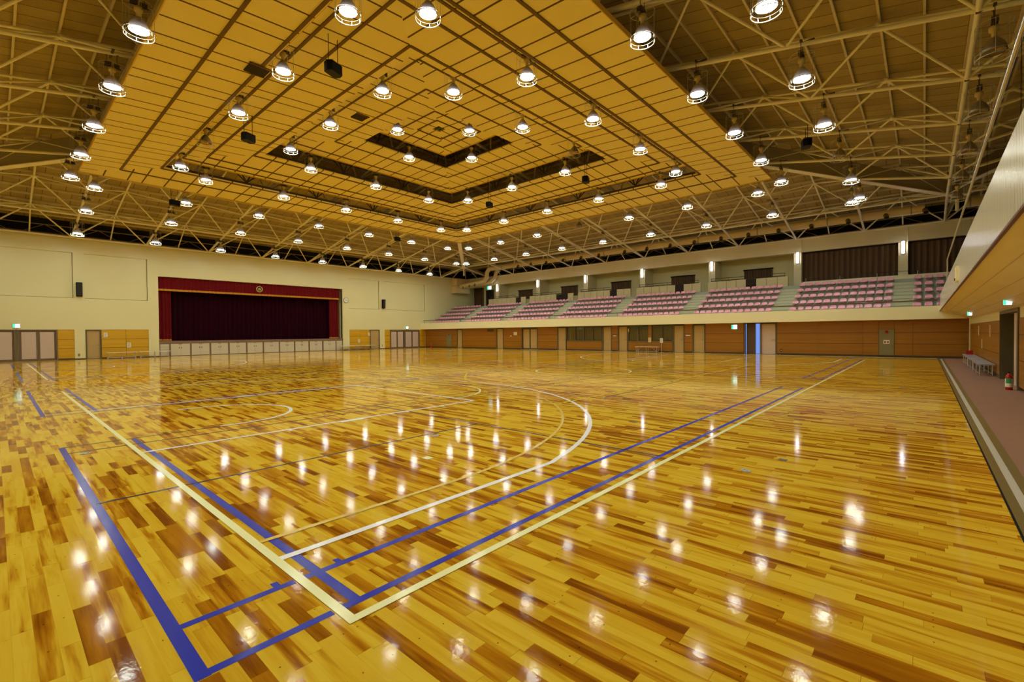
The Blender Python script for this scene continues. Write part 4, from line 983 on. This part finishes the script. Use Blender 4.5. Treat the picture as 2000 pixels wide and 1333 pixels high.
# ------------------------------------------------------------------ suspended yellow ceiling, four stepped rings
PCX, PCY = 13.72, 15.85
GAPM = mat('dark_bronze_step_steel', (66, 52, 28), 0.6)
rings = [(9.32, 12.1, 9.58, 9.40, 'lowest outer'), (5.98, 9.0, 10.27, 10.06, 'second'), (2.62, 5.6, 11.02, 10.90, 'third'), (0.24, 2.15, 11.66, 11.54, 'small topmost')]
for ri, (hi, ho, zi, zo, nm) in enumerate(rings):
    t = thing('ceiling_suspended', '%s ring of the stepped yellow suspended ceiling' % nm, None, (PCX, PCY, zo), 0, kind='structure')
    for a in (0, -math.pi / 2, math.pi, math.pi / 2):
        V = [(-hi, hi, zi - zo), (hi, hi, zi - zo), (ho, ho, 0), (-ho, ho, 0)]; V = V + [(x, y, z + 0.06) for x, y, z in V]
        o = MB().add(V, [(0, 1, 2, 3), (7, 6, 5, 4), (0, 4, 5, 1), (1, 5, 6, 2), (2, 6, 7, 3), (3, 7, 4, 0)]).build('ceiling_panel', PANEL, t); o.rotation_euler = (0, 0, a)
        fl_ = MB().box(-ho, ho, ho - 0.0, ho + 0.03, -0.05, 0.1).build('edge_trim', PANEL_EDGE, o)
        bs = {0: (10.75, 9.42), 1: (8.7, 7.9, 6.36), 2: (5.05, 3.6), 3: (1.45, 0.75)}[ri]
        for h in bs:
            if hi < h < ho:
                zz = (zi - zo) * (ho - h) / (ho - hi); MB().box(-h, h, h - (0.045 if ri < 2 else 0.03), h + (0.045 if ri < 2 else 0.03), zz - 0.035, zz + 0.01).build('batten', BATTEN, o)
        # dark frame and fan braces in the open step above this ring's inner edge
        if ri < 3:
            nh = rings[ri + 1][1]; nz = rings[ri + 1][3] - zo
            MB().tube([(-hi, hi + 0.09, zi - zo + 0.14), (hi, hi + 0.09, zi - zo + 0.14)], 0.06, 8).build('step_beam', GAPM, o)
            MB().tube([(-nh, nh + 0.06, nz + 0.06), (nh, nh + 0.06, nz + 0.06)], 0.035, 6).build('step_beam', GAPM, o)
            mb = MB(); kk = int(hi // 3.84 + 1)
            for k in range(-kk, kk):
                xc = (k + 0.5) * 3.84 + CX - PCX
                if abs(xc) > hi - 0.4: continue
                for dx in (-1.15, -0.5, 0.5, 1.15): mb.tube([(xc, hi + 0.0, zi - zo + 0.16), (xc + dx, hi + 0.25, nz + 0.75)], 0.035, 5)
            mb.build('fan_brace', GAPM, o)
# dark plates painting the shade inside open panel hatches
for u, v, z, a, b, l in ((4.25, 12.95, 9.52, 0.28, 0.28, 'dark open access hatch in the lowest yellow ceiling ring'), (8.72, 14.75, 10.20, 0.25, 0.25, 'dark open access hatch in the second yellow ceiling ring')):
    t = MB().box(-a, a, -b, b, -0.02, 0.02).build('access_hatch', DARKBR, None, (u, v, z)); tag(t, l, 'hatch')
    MB().box(-a - 0.03, a + 0.03, -b - 0.03, -b, -0.03, 0.02).build('hatch_frame', BATTEN, t)

# ------------------------------------------------------------------ black loudspeakers hung from the ceiling
for u, v, z, l in ((5.49, 10.64, 9.05, 'black box loudspeaker under the lowest yellow ring, nearest the camera'), (5.54, 17.53, 9.05, 'black box loudspeaker under the lowest yellow ring, stage end'),
                   (19.35, 10.92, 9.25, 'black box loudspeaker under the lowest yellow ring, stand side, gallery end'), (19.23, 17.8, 9.25, 'black box loudspeaker under the lowest yellow ring, stand side, stage end'),
                   (5.50, 28.45, 8.62, 'black box loudspeaker in the bare trusses left of the stage'), (19.55, 28.03, 8.65, 'black box loudspeaker in the bare trusses above the stage'), (20.09, 1.26, 8.65, 'black box loudspeaker in the bare trusses on the gallery side')):
    t = thing('hanging_loudspeaker', l, 'loudspeaker', (u, v, z), math.radians(20))
    MB().prism([(-0.2, -0.15), (0.2, -0.15), (0.26, 0.0), (0.2, 0.15), (-0.2, 0.15), (-0.26, 0.0)], 2, 0, 0.28).build('cabinet', BLACK, t)
    MB().prism([(-0.19, -0.14), (0.19, -0.14), (0.24, 0.0), (0.19, 0.14), (-0.19, 0.14), (-0.24, 0.0)], 2, -0.012, 0.0).build('grille', bpy.data.materials['dark_grille'], t)
    for s in (-1, 1): MB().tube([(s * 0.18, 0, 0.28), (s * 0.18, 0, 0.28 + max(0.3, zb(max(abs(u - CX), abs(v - CY))) - z - 0.4))], 0.01, 6).build('hanger', BLACK, t)

# ------------------------------------------------------------------ high-bay lamps
lens_m = MB().lathe([(0.0, 0.0), (0.12, 0.0), (0.205, 0.004), (0.205, 0.012), (0.0, 0.012)], 24, smooth=False).mesh('lens', LENS)
lens_off = MB().lathe([(0.0, 0.06), (0.1, 0.05), (0.2, 0.0), (0.205, 0.004), (0.1, 0.06), (0.0, 0.07)], 24).mesh('lens', LENS_OFF)
bell_off = MB().lathe([(0.215, -0.004), (0.222, 0.0), (0.205, 0.09), (0.16, 0.19), (0.10, 0.27), (0.07, 0.31), (0.0, 0.31)], 24).mesh('bell_reflector', BELL_OFF)
bell_m = MB().lathe([(0.215, -0.004), (0.222, 0.0), (0.205, 0.09), (0.16, 0.19), (0.10, 0.27), (0.07, 0.31), (0.0, 0.31)], 24).mesh('bell_reflector', BELL)
sock_m = MB().lathe([(0.0, 0.30), (0.045, 0.31), (0.05, 0.45), (0.09, 0.46), (0.095, 0.56), (0.0, 0.57)], 14).mesh('lamp_socket', SOCKET)
mbx = MB().box(-0.17, -0.02, -0.06, 0.06, 0.60, 0.72); mbx.box(0.03, 0.17, -0.05, 0.05, 0.60, 0.69); mbx.box(-0.2, 0.2, -0.025, 0.025, 0.57, 0.60)
ball_m = mbx.mesh('ballast', BALLAST)
mbx = MB().tube([(0.31 * math.cos(2 * math.pi * k / 24), 0.31 * math.sin(2 * math.pi * k / 24), -0.13) for k in range(24)], 0.011, 6, closed=True)
mbx.tube([(0.31 * math.cos(2 * math.pi * k / 24), 0.31 * math.sin(2 * math.pi * k / 24), -0.03) for k in range(24)], 0.005, 5, closed=True)
mbx.tube([(0.31 * math.cos(2 * math.pi * k / 24), 0.31 * math.sin(2 * math.pi * k / 24), 0.62) for k in range(24)], 0.005, 5, closed=True)
for k in range(8):
    c0, s0 = math.cos(2 * math.pi * k / 8), math.sin(2 * math.pi * k / 8)
    mbx.tube([(0.31 * c0, 0.31 * s0, -0.13), (0.31 * c0, 0.31 * s0, 0.62)], 0.0045, 4, caps=False)
    mbx.tube([(0.31 * c0, 0.31 * s0, -0.13), (0.31 * c0, 0.31 * s0, -0.05)], 0.009, 5, caps=False)
    if k % 2 == 0: mbx.tube([(0.31 * c0, 0.31 * s0, 0.62), (0.15 * c0, 0.1 * s0, 0.66)], 0.006, 4, caps=False)
cage_m = mbx.mesh('guard_cage', CAGE)
hang_cache = {}
def lamp(u, v, z, on, label):
    t = thing('high_bay_lamp', label, 'ceiling lamp', (u, v, z), 0, 'caged high-bay lamps')
    h = max(abs(u - CX), abs(v - CY)); L = round(max(0.78, zb(h) - z + (1.0 if h < 3 else 0.02)), 1)
    if L not in hang_cache:
        b = MB(); 
        for s in (-0.12, 0.12): b.tube([(s, 0, 0.58), (s, 0, L)], 0.009, 5)
        b.box(-0.16, 0.16, -0.03, 0.03, L - 0.02, L + 0.02); b.box(-0.03, 0.03, -0.3, 0.3, L - 0.02, L + 0.01); hang_cache[L] = b.mesh('hanger', BALLAST)
    for nm, me in (('lens', lens_m if on else lens_off), ('bell_reflector', bell_m if on else bell_off), ('lamp_socket', sock_m), ('ballast', ball_m), ('guard_cage', cage_m), ('hanger', hang_cache[L])): link(nm, me, t)
    return t
def ring(h, z, ks, row, off=(), sides=('stage', 'stand', 'gallery', 'fourth'), hs=None, half=3):
    for sd in sides:
        hh = (hs or {}).get(sd, h)
        for k in ks:
            d = k * 3.84
            u, v = {'stage': (CX + d, CY + hh), 'stand': (CX + hh, CY + d), 'gallery': (CX + d, CY - hh), 'fourth': (CX - hh, CY + d)}[sd]
            on = (sd, k) not in off
            end = {'stage': 'stand', 'stand': 'stage', 'gallery': 'stand', 'fourth': 'stage'}[sd]
            n = max(ks) - k + 1
            lab = '%s caged lamp, %s from the %s end, %s, %s' % ('lit' if on else 'unlit', ORD[n], end, row, 'opposite the stand' if sd == 'fourth' else sd + ' side')
            lamp(u, v, z, on, lab)
ring(12.8, 9.0, range(-3, 4), 'row edging the yellow ceiling', {('stand', 0)}, hs={'fourth': 12.5, 'gallery': 12.9})
ring(16.05, 8.42, range(-4, 5), 'middle row in bare trusses', {('gallery', 2)}, hs={'gallery': 15.75})
ring(20.2, 7.78, range(-4, 5), 'eaves row', {('gallery', k) for k in range(-5, 6)}, ('stage',))
ring(19.45, 7.66, range(-1, 5), 'eaves row', {('gallery', k) for k in range(-5, 6)}, ('gallery',))
ring(9.06, 9.42, range(-2, 3), 'lowest ceiling gap', {('fourth', 1)})
ring(5.62, 10.16, range(-1, 2), 'middle ceiling gap', {('gallery', 1)})
ring(2.36, 10.98, (0,), 'topmost ceiling gap')

# ------------------------------------------------------------------ big air duct above the stand, plenum box and bends at the stage end
t = thing('air_duct', 'long tan round air duct with nozzles above the stand', 'air duct', (35.75, 16.0, 8.66))
MB().tube([(0, 17.6, 0.05), (0, -18.2, 0.0)], 0.27, 16).build('main_pipe', DUCT, t)
for k in range(9): 
    yk = 16.0 - 4.2 * k; MB().tube([(0, yk - 0.03, 0.0), (0, yk + 0.03, 0.0)], 0.283, 16).build('joint_band', STEEL_DK, t)
for v in (29.6, 27.9, 25.9, 23.85, 21.8, 19.9, 17.3, 15.25, 13.25, 11.3, 9.3, 7.4, 5.45, 3.5, 1.5, -0.4, -2.2):
    n = MB().tube([(-0.2, v - 16, -0.1), (-0.42, v - 16.06, -0.3)], 0.13, 12).build('nozzle', NOZ, t)
    MB().tube([(-0.415, v - 16.059, -0.296), (-0.428, v - 16.062, -0.308)], 0.105, 12).build('nozzle_mouth', NOZ_IN, n)
MB().tube([(0, 17.5, 0.05), (-0.02, 18.1, 0.0), (-0.05, 18.4, -0.35), (-0.05, 18.45, -0.9), (-0.1, 18.8, -1.25), (-0.2, 19.3, -1.35), (-0.25, 22.6, -1.6)], 0.24, 14).build('bend_pipe', DUCT, t)
MB().tube([(0.75, 17.2, -0.1), (0.72, 17.7, -0.3), (0.7, 17.9, -0.9), (0.6, 18.4, -1.3), (0.5, 22.6, -1.7)], 0.22, 14).build('bend_pipe', DUCT, t)
for v, z in ((20.0, -1.75), (20.9, -1.8), (22.0, -1.9)):
    n = MB().tube([(-0.3, v, z + 0.3), (-0.5, v - 0.05, z)], 0.11, 12).build('nozzle', CHROME, t)
t = thing('duct_plenum', 'tan box plenum where the duct meets the stage wall', 'duct box', (35.6, 39.38, 6.25))
MB().box(-0.75, 1.3, -0.85, 0.0, 0.0, 1.7).build('box_body', DUCT, t); MB().box(-0.76, 1.31, -0.86, 0.0, 0.82, 0.86).build('seam', STEEL_DK, t); MB().box(-0.8, 1.35, -0.9, 0.0, -0.06, 0.0).build('bottom_flange', STEEL_DK, t)
print('seats', cnt)
